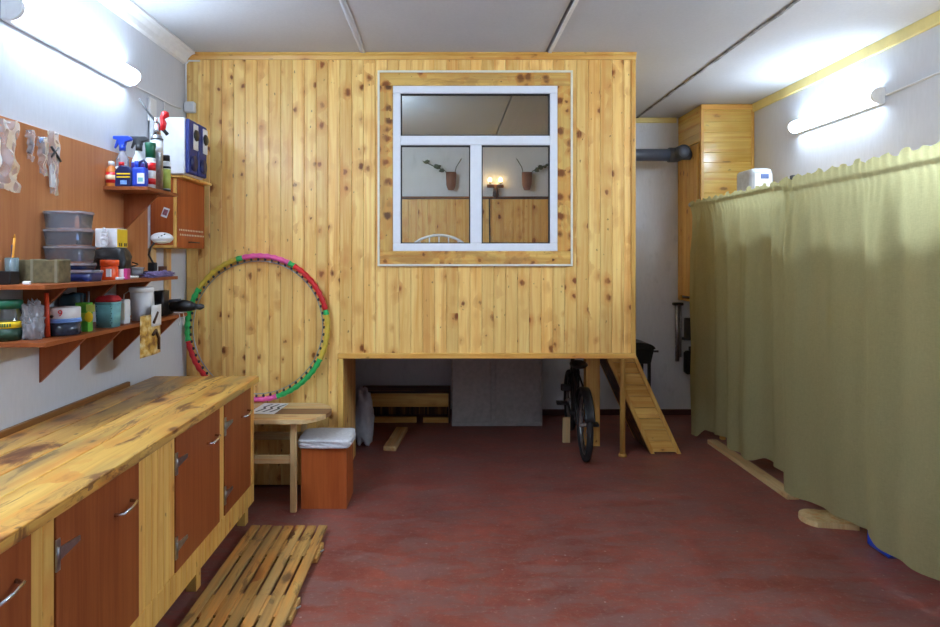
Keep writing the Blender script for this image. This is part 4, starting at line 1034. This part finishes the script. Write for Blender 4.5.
MB().lathe((X, D, Z+.0585), [(0, 0), (.059, 0), (.059, .050), (.057, .053), (0, .053)], 36).build('tin', LABELW, t)
MB().lathe((X, D, Z+.0585), [(.0595, .0), (.0602, .0), (.0602, .010), (.0595, .010)], 36).build('blue_band', LBLUE, t)
text('9', .036, frame_at((X+.021, D-.0572, Z+.090), (math.cos(.36), math.sin(.36), 0), (0, 0, 1)), RED, t, 'number', .0012)
for k in range(2): MB().blob((X-.012-.016*k, D-.0585+.002*k, Z+.078), (.008, .0015, .006), .2, seg=10).build('picture', plain('cake_print', srgb(90, 56, 36), .6, var=.5), t)
t = thing('sponge_packet', (PX(83, 2.515), 2.515, Z), 'green and yellow packet standing left of the teal basket', 'packet')
MB().box(PX(75, 2.515), PX(93, 2.55), 2.515, 2.55, Z, Z+.122, .002).build('packet', GREENB, t)
MB().box(PX(84, 2.498), PX(92.5, 2.498), 2.5125, 2.5148, Z+.085, Z+.115).build('white_panel', LIMEL, t)
MB().blob((PX(88.5, 2.51), 2.512, Z+.062), (.018, .004, .022), .1, seg=16).build('yellow_print', BRIGHTY, t)
MB().box(PX(79, 2.498), PX(85, 2.498), 2.5125, 2.5148, Z+.045, Z+.08).build('print', plain('lime', srgb(170, 190, 60), .5), t)
tag(MB().blob((-1.635, 2.64, Z+.078), (.045, .045, .078), .12, 6, 20, sq=4).build('teal_pouch', plain('teal_dark', srgb(30, 60, 70), .6)), 'dark teal pouch behind the white tin on the lower shelf', 'pouch')
for s in [bpy.data.objects['teal_pouch']]:
    pass
t = thing('utensils', (PX(88, 2.6), 2.60, Z), 'few upright thin screwdrivers behind the green packet', 'tools')
for k in range(3): MB().cyl((PX(84+3*k, 2.6), 2.585, Z), (PX(83+3.5*k, 2.6), 2.59, Z+.15+.008*k), .004, seg=8).build('screwdriver', (STEEL, BLACK, STEEL)[k], t)
# teal basket
X0, X1, D = PX(94, 2.66), PX(122.5, 2.74), 2.66
t = thing('woven_basket', ((X0+X1)/2, 2.70, Z), 'light teal woven basket on the lower shelf', 'basket')
cx, w_ = (X0+X1)/2, (X1-X0)/2
MB().lathe((cx, 2.70, Z), [(.9, 0), (1, .110), (.97, .110), (.87, .004), (0, .004)], 40, w_, .04, square=9).build('basket', TEALP, t)
m = MB()
for r_ in range(9):
    for k in range(7):
        m.box(X0+.008+k*.0100+(.005 if r_ % 2 else 0), X0+.008+k*.0100+(.005 if r_ % 2 else 0)+.0052, 2.6605+(.0035-.0004*r_), 2.668, Z+.009+r_*.0105, Z+.009+r_*.0105+.004)
m.build('weave', plain('weave_dark', srgb(60, 110, 118), .7), t)
MB().lathe((cx, 2.70, Z), [(1.0, .104), (1.03, .104), (1.03, .112), (1.0, .113)], 40, w_, .04, square=9).build('rim', TEALP, t)
s = MB().lathe(((X0+X1)/2, 2.70, Z+.1135), [(0, 0), (1.02, 0), (1.06, .012), (.8, .026), (0, .030)], 32, w_, .04, square=5)
tag(s.build('red_cloth', REDC), 'red cover lying on top of the teal woven basket', 'cover')
t = thing('white_box_small', (PX(124, 2.82), 2.82, Z), 'small white container with beige label between basket and bucket', 'container')
MB().box(PX(116, 2.80), PX(130.5, 2.85), 2.80, 2.85, Z, Z+.115, .004).build('body', WHITE, t); MB().box(PX(120, 2.798), PX(124.5, 2.798), 2.7975, 2.7997, Z+.02, Z+.10).build('label', CREAM, t)
t = thing('white_bucket', (PX(141.5, 3.0), 3.0, Z), 'white plastic bucket with rim and wire handle on the lower shelf', 'bucket')
X = PX(141.5, 3.0)
MB().lathe((X, 3.0, Z), [(0, 0), (.043, 0), (.053, .155), (.051, .155), (.041, .004), (0, .004)], 32).build('bucket', WHITE, t)
MB().lathe((X, 3.0, Z), [(.052, .140), (.057, .142), (.057, .160), (.054, .164), (0, .162)], 32).build('lid', WHITE, t)
MB().tube([(X-.058, 2.99, Z+.145), (X-.068, 2.965, Z+.13), (X-.062, 2.945, Z+.075), (X-.045, 2.94, Z+.03), (X-.02, 2.938, Z+.012)], .0025, 6).build('handle', CREAM, t)
X0, X1 = PX(153, 3.17), PX(170, 3.25)
t = thing('black_caddy', ((X0+X1)/2, 3.21, Z), 'black square pot next to the white bucket', 'pot')
MB().lathe(((X0+X1)/2, 3.212, Z), [(0, 0), (.85, 0), (1, .135), (.95, .135), (.85, .01), (0, .01)], 32, (X1-X0)/2, .040, square=8).build('pot', BLACK, t)
MB().box(X0+.004, X1-.004, 3.171, 3.1722, Z+.118, Z+.130, .0005).build('rim', DARKG, t)
# drill
t = thing('power_drill', (-1.50, 3.28, Z), 'black cordless tool lying at the far end of lower shelf, sticking out', 'power tool')
M = Matrix.Identity(4)
MB().tube([(-1.50, 3.30, Z+.045), (-1.44, 3.29, Z+.048), (-1.39, 3.28, Z+.046), (-1.36, 3.275, Z+.044)], [.030, .034, .028, .016], 14).build('body', BLACK, t)
MB().tube([(-1.36, 3.275, Z+.044), (-1.335, 3.272, Z+.044), (-1.315, 3.27, Z+.046)], [.014, .018, .009], 10).build('chuck', DARKG, t)
MB().box(-1.60, -1.50, 3.26, 3.33, Z+.001, Z+.05, .012, seg=2).build('battery', BLACK, t)
MB().tube([(-1.58, 3.28, Z+.056), (-1.50, 3.275, Z+.075), (-1.44, 3.27, Z+.083)], [.006, .009, .006], 8).build('grey_trim', GREYP, t)
t = MB()
for k in range(2): t.tube([(-1.472+.012*k, 3.33-.05*k, Z+.004), (-1.452, 3.33-.05*k, Z+.004), (-1.448, 3.33-.05*k, Z-.03), (-1.449, 3.32-.05*k, Z-.06), (-1.452, 3.31-.05*k, Z-.03)], .0025, 6)
tag(t.build('white_string', WHITE), 'loops of white string hanging off the far end of the lower shelf', 'string')
# hanging picture card
t = thing('hanging_calendar', (-1.455, 2.96, 1.02), 'glossy yellow picture card hanging from the front edge of lower shelf', 'calendar')
def CP(x, y, o=0):
    D = 1.453*600/(445-x); return (-1.453+o, D, 1.5-(y-258)*D/600)
def card(u, v):
    return (-1.4555+.008*math.sin(u*PI)*(1-v), 2.862+.205*u, 1.02+.20*v)
MB().grid(card, 10, 12, .0012).build('card', POSTER, t)
MB().grid(lambda u, v: (-1.4515+.006*math.sin(u*PI), 2.965+.102*u, 1.16+.105*v), 6, 6, .0012).build('white_corner', LABELW, t)
m = MB()
m.tube([CP(152, 323, .008), CP(156, 312, .008)], .007, 8)
m.tube([CP(151, 335, .010), CP(154, 330, .010), CP(157, 338, .010), CP(157, 349, .010)], .007, 8)
m.build('dark_print', plain('print_brown', srgb(74, 44, 24), .6), t)
MB().box(-1.4595, -1.4565, 2.87, 3.06, 1.176, 1.186).build('top_strip', WHITE, t)
